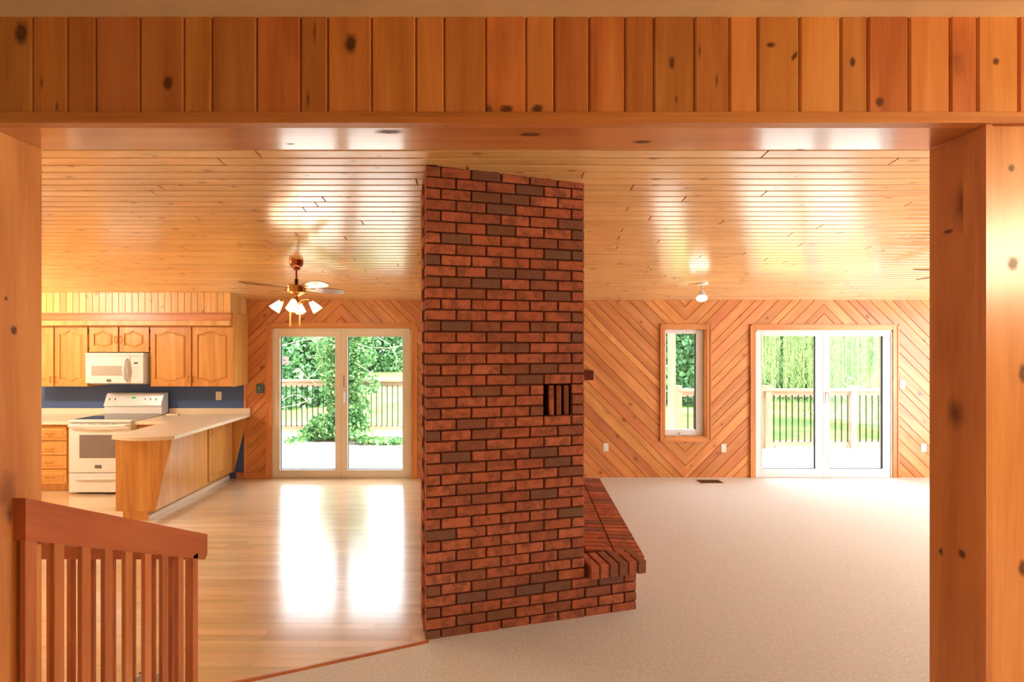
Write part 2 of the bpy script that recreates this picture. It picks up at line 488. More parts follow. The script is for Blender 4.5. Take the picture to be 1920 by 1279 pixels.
def clip(poly, fn):
    out = []
    for i, p in enumerate(poly):
        q = poly[(i + 1) % len(poly)]; a, b = fn(p), fn(q)
        if a >= 0: out.append(p)
        if (a >= 0) != (b >= 0):
            s = a / (a - b); out.append((p[0] + (q[0] - p[0]) * s, p[1] + (q[1] - p[1]) * s))
    return out


R2 = math.sqrt(2)
XA, XV, XB = WX(640), WX(1285), WX(1545)
REG = [(XK, XA, lambda x, z: (z - (x - XA)) / R2, 'pine_rise'),
       (XA, XV, lambda x, z: (z + (x - XA)) / R2, 'pine_fall'),
       (XV, XB, lambda x, z: (z - (x - XV) + (XV - XA)) / R2, 'pine_rise'),
       (XB, XR, lambda x, z: (z + (x - XB) - (XB - XV) + (XV - XA)) / R2, 'pine_fall')]
WID = (.133, .133, .086)
for (xa, xb, tf, mat) in REG:
    cl = cells(xa, xb, 0, ZB + .02, OPEN)
    T = [tf(x, z) for c in cl for x in c[:2] for z in c[2:]]
    tmin, tmax = min(T), max(T)
    tt, k = -9.0, 0
    while tt < tmax:
        w = WID[k % 3]; k += 1
        t0, t1 = tt, tt + w; tt = t1
        if t1 < tmin: continue
        mb = MB(); ch = .005
        for (s0, s1) in ((t0, t0 + ch), (t0 + ch, t1 - ch), (t1 - ch, t1)):
            for (a, b, c, d) in cl:
                p = [(a, c), (b, c), (b, d), (a, d)]
                p = clip(p, lambda q: tf(*q) - s0 - 1e-6)
                if len(p) > 2: p = clip(p, lambda q: s1 - 1e-6 - tf(*q))
                if len(p) > 2:
                    pts = []
                    for (x, z) in p:
                        e = min(tf(x, z) - t0, t1 - tf(x, z))
                        pts.append((x, WY + .009 * (1 - min(1, max(0, e / ch))), z))
                    mb.poly(pts)
        if mb.f:
            obj('wall_plank', mb, M[mat], wall_back)

# blue kitchen wall
mb = MB().box(XL, XK, WY - .004, WY + .02, 0, ZB + .02)
tag(obj('wall_kitchen', mb, M['blue']), 'blue painted wall behind the kitchen worktop', 'wall', kind='structure')
tag(obj('trim_1', MB().box(XK - .012, XK + .018, WY - .018, WY + .01, 0, ZB), M['pine_z'], bevel=.002), 'narrow upright trim between blue wall and pine boards', 'trim', kind='structure')
# other walls
mb = MB()
for (a, b, c, d) in cells(YF, WY + .16, -.1, 3.3, [(2.0, 5.0, 0.15, 2.35)]): mb.box(XR, XR + .12, a, b, c, d)
tag(obj('wall_right', mb, M['pine_z']), 'right wall of the living room', 'wall', kind='structure')
mb = MB()
mb.box(XL - .12, XL, YF, WY + .16, -.1, 3.3)
tag(obj('wall_left', mb, M['plaster']), 'left wall of the kitchen', 'wall', kind='structure')

# ceiling
TH = math.atan(SL)
mb = MB()
mb.prism([(XL - .1, YF - .2, CEIL(YF - .2) + .012), (XL - .1, WY + .15, CEIL(WY + .15) + .012), (XR + .1, WY + .15, CEIL(WY + .15) + .012), (XR + .1, YF - .2, CEIL(YF - .2) + .012)], (0, 0, .1))
ceiling = tag(obj('ceiling', mb, M['subceil']), 'sloping ceiling of narrow varnished pine boards', 'ceiling', kind='structure')
PITCH = .0815
r_, row = random.Random(3), 0
y = WY
while y > YF - .02:
    ya, yb = y - PITCH, y
    xs, x = [XL], XL + r_.uniform(1.0, 3.6)
    while x < XR - .8:
        xs.append(x); x += r_.choice((2.4, 3.0, 3.6, 4.2)) + r_.uniform(-.2, .2)
    xs.append(XR)
    for a, b in zip(xs, xs[1:]):
        g = .005; c = .003
        A, B = a + g, b - g
        def q(yy, dz): return (A, yy, CEIL(yy) + dz)
        prof = [q(ya + .0046, .0135), q(ya + .0046, c), q(ya + .0046 + c, 0), q(yb - .0046 - c, 0), q(yb - .0046, c), q(yb - .0046, .0135)]
        mb = MB().prism(prof, (B - A, 0, 0))
        obj('ceiling_board', mb, M['ceil'], ceiling)
    y -= PITCH

# floor of oak strips
mb = MB().box(XL - .1, XR + .1, YF - .1, WY + .02, -.15, -.012)
floor = tag(obj('floor', mb, M['groove']), 'glossy oak strip floor of the kitchen', 'floor', kind='structure')
me_strip = mesh_of('floor_strip', MB().box(-.5, .5, -.0282, .0282, -.012, 0))
me_strip.materials.append(M['floor'])
r_ = random.Random(11); row = 0; far = MB(); y = 1.75; singles = []
while y < WY + .01:
    x = XL - r_.uniform(0, .8)
    while x < -.2:
        L = r_.uniform(.45, 1.25); cx = x + L / 2
        if x > -.3: break
        vis = y < 4.75 and y > 2.2 and cx > -.62 * y - .2
        if vis: singles.append((cx, y, L))
        else: far.box(x + .0005, x + L - .0005, y - .0282, y + .0282, -.012, 0)
        x += L
    y += .057
singles.sort(key=lambda s: s[1])
for i, (cx, y, L) in enumerate(singles):
    if i < 300: piece('floor_strip', me_strip, floor, (cx, y, 0), scale=(L - .001, 1, 1))
    else: far.box(cx - L / 2 + .0005, cx + L / 2 - .0005, y - .0282, y + .0282, -.012, 0)
tag(obj('floor_strips_beyond', far, M['floor'], floor), kind='stuff')

# ---- fireplace plan
TA = math.atan2(.337, 1.431)
U = Vector((math.cos(TA), math.sin(TA), 0)); N = Vector((math.sin(TA), -math.cos(TA), 0))
A = Vector((PX(797, 2.787), 2.787, 0))
BP, BH = .193, .0681                          # brick pitch, course height
S1, S2 = 5.5 * BP, 7.5 * BP                   # end of the chimney face, end of the hearth face
B = A + U * S1
A2 = A - N * .30
E0 = Vector((PX(1211, 3.126), 3.126, 0)); E1 = Vector((PX(1125, 5.0), 5.0, 0))

# carpet
strip_a, strip_b = Vector((-1.50, 2.385, 0)), A + Vector((0.02, 0, 0))
pts = [(-1.95, 1.5), (-1.5, 2.385), (A.x, A.y), (A2.x + .1, A2.y), (A2.x + .1, WY), (XR, WY), (XR, YF), (-1.95, YF)]
pts = [(-1.505, 1.5), (-1.505, 2.385), (A.x, A.y + .01), (A2.x + .15, A2.y + .1), (A2.x + .15, WY), (XR, WY), (XR, 1.5)]
mb = MB().prism([(p[0], p[1], 0) for p in pts], (0, 0, .014))
tag(obj('carpet', mb, M['carpet']), 'cream wall-to-wall carpet of the living room', 'carpet', kind='structure')
d = (strip_b - strip_a).normalized(); nn = Vector((-d.y, d.x, 0))
L = (strip_b - strip_a).length
mb = MB()
prof = [(-.030, 0), (-.026, .014), (-.006, .019), (.010, .016), (.014, 0)]
mb.prism([tuple(strip_a + nn * a + Vector((0, 0, z))) for a, z in prof], d * L)
tag(obj('trim_2', mb, M['strip']), 'reddish wood threshold strip between oak floor and carpet', 'trim', kind='structure')

# front wall with the wide opening, hall beyond
ZF_, YH = 1.40, 1.40
XJL, XJR = PX(78, YF), PX(1743, YF)
ZS = PZ(237, YH)                               # underside of the header
ZT = PZ(33, YH)                                # hall ceiling
LAND = .36
mb = MB()
mb.box(XL - .1, XJL - .02, YH + .02, YF - .012, -.1, 3.3).box(XJR + .02, XR + .1, YH + .02, YF - .012, -.1, 3.3)
mb.box(XJL - .02, XJR + .02, YH + .02, YF - .012, ZS + .02, 3.3)
tag(obj('wall_front', mb, M['plaster']), 'wall around the wide cased opening', 'wall', kind='structure')
ww = MB().box(XJL, XJR, YH + .0105, YF, ZS, ZS + .02)
tag(obj('trim_3', ww, M['beam_x']), 'varnished knotty pine board lining the underside of the header', 'trim', kind='structure')
tag(obj('trim_4', MB().box(XJL - .02, XJL, YH - .004, YF, .2, ZS - .0005), M['post_z']), 'reddish pine jamb board beside the stair rail', 'trim', kind='structure')
tag(obj('trim_5', MB().box(XJR, XJR + .02, YH + .0205, YF, .2, ZS - .0005), M['post_z']), 'reddish knotty pine jamb board opposite the stair rail', 'trim', kind='structure')
# header cladding
hdr = thing('wall_header', 'header over the opening clad in upright dark red boards', 'wall', (0, YH, ZS), kind='structure')
obj('backing', MB().box(-3.0, 4.2, YH + .006, YH + .02, ZS + .03, ZT + .01), M['groove'], hdr)
hx = [-330, -248, -164, -112, -30, 62.5, 128, 181, 263.5, 346, 398, 482, 564, 615, 697, 780, 833, 911, 986, 1038.5, 1104, 1171, 1225, 1301, 1367, 1419.5, 1498, 1575, 1626, 1703, 1780, 1831, 1908, 1985, 2060, 2112, 2190, 2268, 2320]
zb0 = PZ(214, YH)
for i, (a, b) in enumerate(zip(hx, hx[1:])):
    xa, xb = PX(a, YH) + .0012, PX(b, YH) - .0012
    c = .005
    prof = [(xa, YH + .008, zb0), (xa, YH - .004 + c, zb0), (xa + c, YH - .004, zb0), (xb - c, YH - .004, zb0), (xb, YH - .004 + c, zb0), (xb, YH + .008, zb0)]
    obj('header_board', MB().prism(prof, (0, 0, ZT - zb0 + .004)), M['cedar_z'], hdr)
tag(obj('trim_6', MB().box(-3.0, 4.2, YH - .012, YH + .01, PZ(226, YH), zb0 + .003), M['cedar_x'], bevel=.003), 'flat dark strip along the foot of the header boards', 'trim', kind='structure')
tag(obj('trim_7', MB().box(-3.0, 4.2, YH - .022, YH + .0105, ZS, PZ(226, YH)), M['pine_x']), 'lighter pine edge strip along the bottom of the header', 'trim', kind='structure')
# right-hand casing and wall boards on the hall side
tag(obj('trim_8', MB().box(XJR - .0, PX(1853, YH), YH - .012, YH + .0205, .3, ZS), M['face_z']), 'narrow pale pine edge strip at the opening', 'trim', kind='structure')
hw = thing('wall_hall', 'hall wall of wide golden pine boards beside the opening', 'wall', (2.5, YH, LAND), kind='structure')
x = PX(1853, YH)
while x < 4.1:
    obj('wall_board', MB().box(x + .001, x + .233, YH - .006, YH + .02, LAND, ZS), M['face_z'], hw, bevel=.002)
    x += .234
hl = thing('wall_hall_other', 'hall wall of pine boards beyond the stair rail', 'wall', (-2.2, YH, LAND), kind='structure')
x = XJL - .235
while x > -3.0:
    obj('wall_board', MB().box(x + .001, x + .233, YH - .006, YH + .02, LAND, ZS), M['face_z'], hl, bevel=.002)
    x -= .234
# hall shell
tag(obj('ceiling_hall', MB().box(-3.0, 4.2, 1.325, YH + .01, ZT, ZT + .1), M['plaster']), 'smooth painted border of the hall ceiling', 'ceiling', kind='structure')
tag(obj('ceiling_hall_stipple', MB().box(-3.0, 4.2, -2.8, 1.325, ZT - .003, ZT + .1), M['popcorn']), 'stippled hall ceiling', 'ceiling', kind='structure')
mb = MB().box(-3.1, -3.0, -2.8, YH, .2, ZT + .1).box(4.2, 4.3, -2.8, YH, .2, ZT + .1).box(-3.0, 4.2, -2.9, -2.8, .2, ZT + .1)
tag(obj('wall_entry', mb, M['plaster']), 'plain plaster walls around the hall', 'wall', kind='structure')
mb = MB().box(-3.0, 4.2, -2.8, 1.62, .2, LAND).box(XJL, XJR, 1.62, 1.90, -.0, .185)
tag(obj('floor_hall', mb, M['carpet']), 'carpeted hall landing with one step down', 'floor', kind='structure')

# knots and stains that stand out on the boards of the opening
def knotmat(name, stops, amt, soft):
    t = NT(name); tc = t.n('ShaderNodeTexCoord').outputs['Object']
    ln = t.n('ShaderNodeVectorMath', operation='LENGTH'); t.l(tc, ln.inputs[0])
    rad = t.math('ADD', ln.outputs['Value'], t.math('MULTIPLY_ADD', t.noise(tc, 2.2, 3), .5, -.25))
    kb = t.n('ShaderNodeBsdfPrincipled'); t.l(t.ramp(rad, stops), kb.inputs['Base Color']); kb.inputs['Roughness'].default_value = .4
    kt = t.n('ShaderNodeBsdfTransparent'); km = t.n('ShaderNodeMixShader')
    a = t.math('SUBTRACT', 1.0, t.math('MULTIPLY', t.math('SUBTRACT', rad, soft, clamp=True), 1 / (.86 - soft)), clamp=True)
    t.l(t.math('MULTIPLY', a, amt), km.inputs[0]); t.l(kt.outputs[0], km.inputs[1]); t.l(kb.outputs[0], km.inputs[2]); t.l(km.outputs[0], t.out.inputs[0])
    me = bpy.data.meshes.new(name)
    me.from_pydata([(math.cos(2 * PI * i / 20), math.sin(2 * PI * i / 20), 0) for i in range(20)], [], [tuple(range(20))])
    me.materials.append(t.m)
    return me
me_k = knotmat('pine knot', [(0, rgb(104, 58, 34)), (.26, rgb(120, 68, 40)), (.36, rgb(56, 28, 16)), (.46, rgb(128, 70, 38)), (1, rgb(150, 84, 44))], .85, .3)
me_s = knotmat('pine stain', [(0, rgb(110, 62, 44)), (1, rgb(130, 72, 48))], .6, .05)
BYN = {o.name: o for o in C.objects}
def knot_y(parent, px, py, Yk, ru, rv, rot=0):      # on a face looking back at the hall
    piece('knot', me_s if ru < .009 else me_k, parent, (PX(px, Yk), Yk, PZ(py, Yk)), (PI / 2, rot, 0), (ru, rv, 1))
for (px, py, ru, rv, rot) in ((40, 62, .030, .05, 0), (315, 155, .022, .03, 0), (658, 82, .026, .042, 0), (78, 155, .008, .03, 0), (107, 200, .008, .025, 0), (590, 60, .008, .045, 0), (578, 185, .008, .04, 0),
                              (950, 205, .03, .02, 0), (1008, 204, .026, .02, 0), (1260, 118, .012, .026, 0), (1268, 186, .008, .02, 0), (1312, 95, .007, .028, 0), (1344, 150, .007, .035, 0),
                              (1446, 84, .020, .012, 0), (1599, 116, .013, .022, 0), (1650, 191, .018, .022, 0), (1490, 105, .010, .022, .5), (1868, 115, .014, .016, 0)):
    knot_y(hdr, px, py, YH - .0046, ru, rv, rot)
for (px, py, ru, rv) in ((1900, 494, .024, .030), (1897, 315, .014, .016), (1919, 700, .02, .04), (1919, 1065, .022, .036)): knot_y(hw, px, py, YH - .0066, ru, rv)
for (px, py, ru, rv) in ((730, 247, .06, .020), (995, 252, .05, .018), (1205, 266, .045, .016), (545, 270, .02, .006), (1500, 280, .014, .005)):
    yk = (ZS - H) * F / (Y0 - py)
    piece('knot', me_k, BYN['trim_3'], (PX(px, yk), yk, ZS - .0006), (PI, 0, 0), (ru, rv, 1))
for (px, py, rv, ry, rot) in ((1766, 1035, .018, .012, .3), (1804, 1039, .021, .016, 0), (1805, 385, .12, .035, .55), (1778, 434, .010, .022, 0), (1792, 775, .07, .04, 0)):
    yk = XJR * F / (px - X0)
    piece('knot', me_s if rv > .05 else me_k, BYN['trim_5'], (XJR - .0006, yk, PZ(py, yk)), (rot, -PI / 2, 0), (rv, ry, 1))
for (px, py, rv, ry) in ((26, 620, .022, .014), (11, 560, .010, .007), (18, 965, .05, .016)):
    yk = -XJL * F / (X0 - px)
    piece('knot', me_s if rv > .04 else me_k, BYN['trim_4'], (XJL + .0006, yk, PZ(py, yk)), (0, PI / 2, 0), (rv, ry, 1))

# baseboards
def base(n, xa, xb, lab, mat='pine_x'):
    tag(obj(n, MB().box(xa, xb, WY - .014, WY + .01, 0, .085), M[mat], bevel=.004), lab, 'baseboard', kind='structure')
base('baseboard_back', XK + .02, WX(500), 'pine baseboard between kitchen wall and patio door')
base('baseboard_chimney', WX(781), .9, 'pine baseboard running behind the chimney')
base('baseboard_kitchen', -3.42, XK - .012, 'pine baseboard under the blue wall')

# ------------------------------------------------------------------ doors and window
def casing(name, parent, x0, x1, z0, z1, w, sill=False):
    """pine casing around an opening, proud of the boards"""
    for k, (ins, th) in enumerate(((0, .020), (w * .62, .012))):
        pass
    bx = [('upright', x0 - w, x0, z0, z1 + w, 'pine_z'), ('upright', x1, x1 + w, z0, z1 + w, 'pine_z'), ('head', x0, x1, z1, z1 + w, 'pine_x')]
    if sill: bx.append(('foot', x0, x1, z0 - w, z0, 'pine_x'))
    for i, (nm, a, b, c, d, m) in enumerate(bx):
        if sill and nm == 'upright': c = z0 - w
        mbb = MB().box(a, b, WY - .018, WY + .012, c, d)
        # stepped outer bead
        if nm == 'upright':
            e = (a, a + w * .25) if i == 0 else (b - w * .25, b)
            mbb.box(e[0], e[1], WY - .026, WY - .01, c, d)
        elif nm == 'head': mbb.box(a - w, b + w, WY - .026, WY - .01, d - w * .25, d)
        else: mbb.box(a - w, b + w, WY - .026, WY - .01, c, c + w * .25)
        obj('casing_' + nm, mbb, M[m], parent, bevel=.002)


def patio_door(name, label, x0, x1, z1, g1, g2, gz0, gz1, xm, mat, handle_x, handle_mat):
    r = thing(name, label, 'door', ((x0 + x1) / 2, WY, 0), kind='structure')
    casing(name, r, x0, x1, 0, z1, .078)
    ya, yb = WY - .006, WY + .10
    # outer frame
    fw = .016
    obj('door_frame', MB().box(x0, x0 + fw, ya, yb, 0, z1).box(x1 - fw, x1, ya, yb, 0, z1).box(x0, x1, ya, yb, z1 - fw * 1.6, z1).box(x0, x1, ya, yb, 0, .012), M[mat], r, bevel=.002)
    # outside reveal in brick veneer
    for (a, b) in ((x0 - .06, x0 + .001), (x1 - .001, x1 + .06)):
        obj('outer_reveal', MB().box(a, b, yb, yb + .09, 0, z1), M['ext_brick'], r)
    for (a, b, (ga, gb)) in ((x0 + fw + .001, xm - .0015, g1), (xm + .0015, x1 - fw - .001, g2)):
        yy0, yy1 = WY + .004, WY + .062
        top = z1 - fw * 1.6 - .003
        p = obj('door_panel', MB().box(a, ga, yy0, yy1, .014, top).box(gb, b, yy0, yy1, .014, top).box(ga, gb, yy0, yy1, gz1, top).box(ga, gb, yy0, yy1, .014, gz0), M[mat], r, bevel=.0025)
        gk = .006
        obj('gasket', MB().box(ga, ga + gk, yy0 + .02, yy1 - .012, gz0, gz1).box(gb - gk, gb, yy0 + .02, yy1 - .012, gz0, gz1).box(ga, gb, yy0 + .02, yy1 - .012, gz0, gz0 + gk), M['gasket'], p)
        bd = .006
        obj('glazing_bead', MB().box(ga - bd, ga + .002, yy0 - .003, yy0 + .02, gz0 - bd, gz1 + bd).box(gb - .002, gb + bd, yy0 - .003, yy0 + .02, gz0 - bd, gz1 + bd).box(ga, gb, yy0 - .003, yy0 + .02, gz1 - .002, gz1 + bd).box(ga, gb, yy0 - .003, yy0 + .02, gz0 - bd, gz0 + .002), M['white_door'], p)
        obj('pane', MB().box(ga - .004, gb + .004, WY + .036, WY + .040, gz0 - .004, gz1 + .004), M['glass'], p)
    h = obj('handle_plate', MB().box(handle_x - .014, handle_x + .014, WY - .004, WY + .006, 1.02, 1.19), M[handle_mat], r, bevel=.003)
    obj('handle_lever', MB().tube([(handle_x, WY - .004, 1.17), (handle_x, WY - .040, 1.165), (handle_x, WY - .046, 1.15), (handle_x, WY - .044, 1.04)], [.009, .009, .010, .008], 10), M[handle_mat], h, smooth=True)
    for zz in (.10, 1.0, 1.9):
        obj('hinge', MB().tube([(x1 - fw, WY - .004, zz - .04), (x1 - fw, WY - .004, zz + .04)], .007, 8), M['white_door'], r, smooth=True)
    return r


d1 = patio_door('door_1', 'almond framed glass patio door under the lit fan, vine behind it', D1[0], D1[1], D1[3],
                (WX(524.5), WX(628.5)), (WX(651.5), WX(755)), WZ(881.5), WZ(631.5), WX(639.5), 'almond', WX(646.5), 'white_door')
# faded upright lettering scratched on the stile, too worn to read
mk = MB()
zz = WZ(704)
for i in range(5):
    for k in range(2):
        a = WX(642.3) + .004 + .016 * k
        mk.box(a, a + .014, WY - .0005, WY + .006, zz - .006 - .009 * k, zz - .002 - .009 * k)
    mk.box(WX(642.3) + .012, WX(642.3) + .018, WY - .0005, WY + .006, zz - .026, zz - .004)
    zz -= .034
obj('worn_lettering', mk, M['hinge'], d1)
d2 = patio_door('door_2', 'white framed glass patio door facing the willow', D2[0], D2[1], D2[3],
                (WX(1429), WX(1531)), (WX(1556), WX(1658)), WZ(880), WZ(630), WX(1544.5), 'white_door', WX(1550), 'white_door')

w1 = thing('window_1', 'tall narrow casement window in pine casing', 'window', ((WN[0] + WN[1]) / 2, WY, WN[2]), kind='structure')
casing('window_1', w1, WN[0], WN[1], WN[2], WN[3], .060, True)
a, b, c, d = WN
obj('jamb_lining', MB().box(a, a + .012, WY - .01, WY + .09, c, d).box(b - .012, b, WY - .01, WY + .09, c, d).box(a, b, WY - .01, WY + .09, d - .012, d).box(a, b, WY - .01, WY + .09, c, c + .012), M['pine_z'], w1)
ga, gb, gc, gd = WX(1252), WX(1309), WZ(807), WZ(625.5)
a += .012; b -= .012; c += .012; d -= .012
sash = obj('sash', MB().box(a, ga, WY + .06, WY + .11, c, d).box(gb, b, WY + .06, WY + .11, c, d).box(ga, gb, WY + .06, WY + .11, gd, d).box(ga, gb, WY + .06, WY + .11, c, gc), M['white_door'], w1, bevel=.003)
obj('gasket', MB().box(gb - .01, gb, WY + .07, WY + .10, gc, gd), M['gasket'], sash)
obj('pane', MB().box(ga - .004, gb + .004, WY + .083, WY + .087, gc - .004, gd + .004), M['glass'], sash)
xc = WX(1287)
obj('crank', MB().box(xc - .07, xc + .05, WY + .035, WY + .062, c + .02, c + .042).tube([(xc + .01, WY + .04, c + .04), (xc + .05, WY + .02, c + .085), (xc + .075, WY + .02, c + .10)], .006, 8), M['white_door'], w1, bevel=.002)

# ------------------------------------------------------------------ brick fireplace
fp = thing('brick_fireplace', 'tall red brick chimney with a vent and a raised brick hearth', 'fireplace', (A.x, A.y, 0))
ZTOP = CEIL(A.y) + .004
fl = [A, B, Vector((.74, 5.0, 0)), Vector((A2.x, 5.0, 0)), A2]
cen = Vector((.1, 4.0, 0))
IN = .014
def inset(p): return p + (cen - p).normalized() * IN * 1.6
# mortar core of the chimney, with the vent cut out
V0, V1 = 4 * BP, 5 * BP
vz0, vz1 = 20 * BH, 23 * BH
def Pt(s, dpt, z): return A + U * s - N * dpt + Vector((0, 0, z))
mb = MB()
def slab(s0, s1, d0, d1, z0, z1):
    mb.prism([Pt(s0, d0, z0), Pt(s1, d0, z0), Pt(s1, d1, z0), Pt(s0, d1, z0)], (0, 0, z1 - z0))
g = .009
slab(g, S1 - g, g, .14, 0, vz0); slab(g, S1 - g, g, .14, vz1, ZTOP + .02)
slab(g, V0 - .004, g, .14, vz0, vz1); slab(V1 - .002, S1 - g, g, .14, vz0, vz1)
back = [Pt(g, .14, 0), Pt(S1 - g, .14, 0), Vector((.73, 4.99, 0)), Vector((A2.x + g, 4.99, 0)), Vector((A2.x + g, A2.y, 0))]
mb.prism(back, (0, 0, CEIL(2.9) + .01))
stack = obj('chimney', mb, M['mortar'], fp)
obj('vent_back', MB().prism([Pt(V0 - .004, .125, vz0), Pt(V1, .125, vz0), Pt(V1, .14, vz0), Pt(V0 - .004, .14, vz0)], (0, 0, vz1 - vz0)), M['mortar'], fp)


def brick_mesh(l, h, dp, seed, cham=.004):
    r = random.Random(seed); mbb = MB().box(-l / 2, l / 2, 0, dp, 0, h)
    mbb.v = [(x + r.uniform(-.0012, .0012), y + r.uniform(-.0008, .0008), z + r.uniform(-.0012, .0012)) for x, y, z in mbb.v]
    me = mesh_of('brick', mbb, cham); me.materials.append(M['brick']); return me


JT = .0105
FULL = [brick_mesh(BP - JT, BH - JT, .09, i) for i in range(5)]
HALF = [brick_mesh(BP / 2 - JT, BH - JT, .19, i + 20) for i in range(3)]
LOWQ = [brick_mesh(BP - JT, BH * .55, .09, 40)]
r_ = random.Random(5)
def put(s0, s1, zc, parent, big=FULL, half=HALF):
    L = s1 - s0
    me = r_.choice(big if L > .75 * BP else half)
    c = (s0 + s1) / 2
    p = A + U * c - N * r_.uniform(-.0015, .0015) + Vector((0, 0, zc + JT / 2))
    return piece('brick', me, parent, p, (0, 0, TA))
NC = 43
hearth = obj('hearth', MB().prism([Pt(S1 - .02, g, 0), Pt(S2 - g, g, 0), Vector((E1.x - .05, 4.98, 0)), Vector((.70, 4.98, 0)), Pt(S1 - .05, .12, 0)], (0, 0, 4 * BH + .02)), M['mortar'], fp)
for k in range(NC):
    end = S2 if k < 4 else S1
    s = 0.0
    first = k % 2 == 0
    while s < end - .01:
        L = BP / 2 if (first or s + BP > end + .01) else BP
        first = False
        a, b = s, s + L; s = b
        if k in (20, 21, 22):
            if a >= V0 - .01 and b <= V1 + .01: continue
            if a < V0 - .01 and b > V0 + .01: b = V0
            elif a < V1 - .01 and b > V1 + .01: a = V1
            if b - a < .03: continue
        put(a, b, k * BH, hearth if a > S1 - .02 else stack)
# upright bricks in the vent
me_v = brick_mesh(.030, vz1 - vz0 - .012, .10, 77, .003)
for i in range(3):
    s = V0 + .052 + i * .052
    piece('vent_brick', me_v, stack, Pt(s, .004, vz0 + .003), (0, 0, TA - .22))
# side faces of the chimney, bricks joined
sb = MB()
def run(p, q, zn):
    dd = (q - p); L = dd.length; dd.normalize(); nrm = Vector((dd.y, -dd.x, 0))
    Mx = Matrix((dd, Vector((-dd.y, dd.x, 0)), Vector((0, 0, 1)))).transposed()
    for k in range(zn):
        s = .10 if k % 2 == 0 else .20
        while s < L - .04:
            e = min(s + BP, L)
            sb.obox(p + dd * ((s + e) / 2) + Vector((0, 0, k * BH + BH / 2)), (e - s - JT) / 2, .012, (BH - JT) / 2, Mx)
            s = e
run(A2 - (A - A2) * 0 , A, 0)
def run_in(p, q, zn):      # bricks face outward to the right of travel q->p
    run(p, q, zn)
run_in(A - N * .0 + U * .012, A2 + U * .012, 42)
run_in(B - U * .012, Vector((.728, 5.0, 0)), 41)
tag(obj('side_bricks', sb, M['brick'], fp), kind='stuff')
# hearth side courses
sb = MB()
hp0 = Pt(S2, .0, 0); hp1 = Vector((E1.x - .035, 5.0, 0))
dd = (hp1 - hp0); L = dd.length; dd.normalize()
Mx = Matrix((dd, Vector((-dd.y, dd.x, 0)), Vector((0, 0, 1)))).transposed()
for k in range(4):
    s = .09 if k % 2 == 0 else .185
    while s < L - .02:
        e = min(s + BP, L)
        sb.obox(hp0 + dd * ((s + e) / 2) + Vector((-dd.y, dd.x, 0)) * .012 + Vector((0, 0, k * BH + BH / 2)), (e - s - JT) / 2, .012, (BH - JT) / 2, Mx)
        s = e
tag(obj('hearth_side_bricks', sb, M['brick'], fp), kind='stuff')
# hearth cap: rowlock bricks
cz0, cz1 = 4 * BH + .001, 4 * BH + .09
RW = .0695
obj('hearth_bed', MB().prism([Pt(S1 - .01, .0, cz0), Pt(S1 + .42, .0, cz0), Vector((E1.x - .02, 4.97, cz0)), Vector((.70, 4.97, cz0)), Pt(S1 - .05, .12, cz0)], (0, 0, cz1 - cz0 - .024)), M['mortar'], fp)
me_c = brick_mesh(RW - .008, cz1 - cz0, .195, 90, .005)
me_r = [brick_mesh(.192, cz1 - cz0, RW - .013, 91 + i, .003) for i in range(3)]
for i in range(6):
    p = A + U * (S1 + .018 + RW * (i + .5)) + N * .042 + Vector((0, 0, cz0))
    piece('brick', me_c, hearth, p, (0, 0, TA))
ed = (E1 - E0).normalized(); en = Vector((ed.y, -ed.x, 0)); ea = math.atan2(-en.y * -1, en.x)
ea = math.atan2(en.y, en.x)
t_ = .105 - RW
while t_ < (E1 - E0).length:
    for j in range(3):
        c = E0 + ed * t_ - en * (.098 + j * .2)
        lim = B.x + .01 + (c.y - B.y) * .04
        if c.x + .02 < lim or (j and t_ < .09): continue
        piece('brick', r_.choice(me_r), hearth, c + Vector((0, 0, cz0 - .003 - .001 * j)), (0, 0, ea))
    t_ += RW
# mantel shelf
mz0, mz1 = PZ(713, 3.7), PZ(695, 3.7)
tag(obj('mantel_shelf', MB().box(.688, PX(1114, 3.7), 3.7, 4.85, mz0, mz1), M['mantel'], bevel=.004), 'dark red wooden mantel shelf jutting from the chimney side', 'shelf')

# ------------------------------------------------------------------ kitchen
def arch_outline(x0, x1, z0, z1, amp, n=14):
    """raised-panel outline with a curved top and foot"""
    w = (x1 - x0) / 2; xm = (x0 + x1) / 2
    def cv(u):
        u = abs(u)
        return 0 if u > .82 else .5 + .5 * math.cos(PI * u / .82)
    top = [(xm + w * u, z1 - amp + amp * cv(u)) for u in np.linspace(1, -1, n)]
    bot = [(xm + w * u, z0 + amp - amp * cv(u)) for u in np.linspace(-1, 1, n)]
    return top + bot


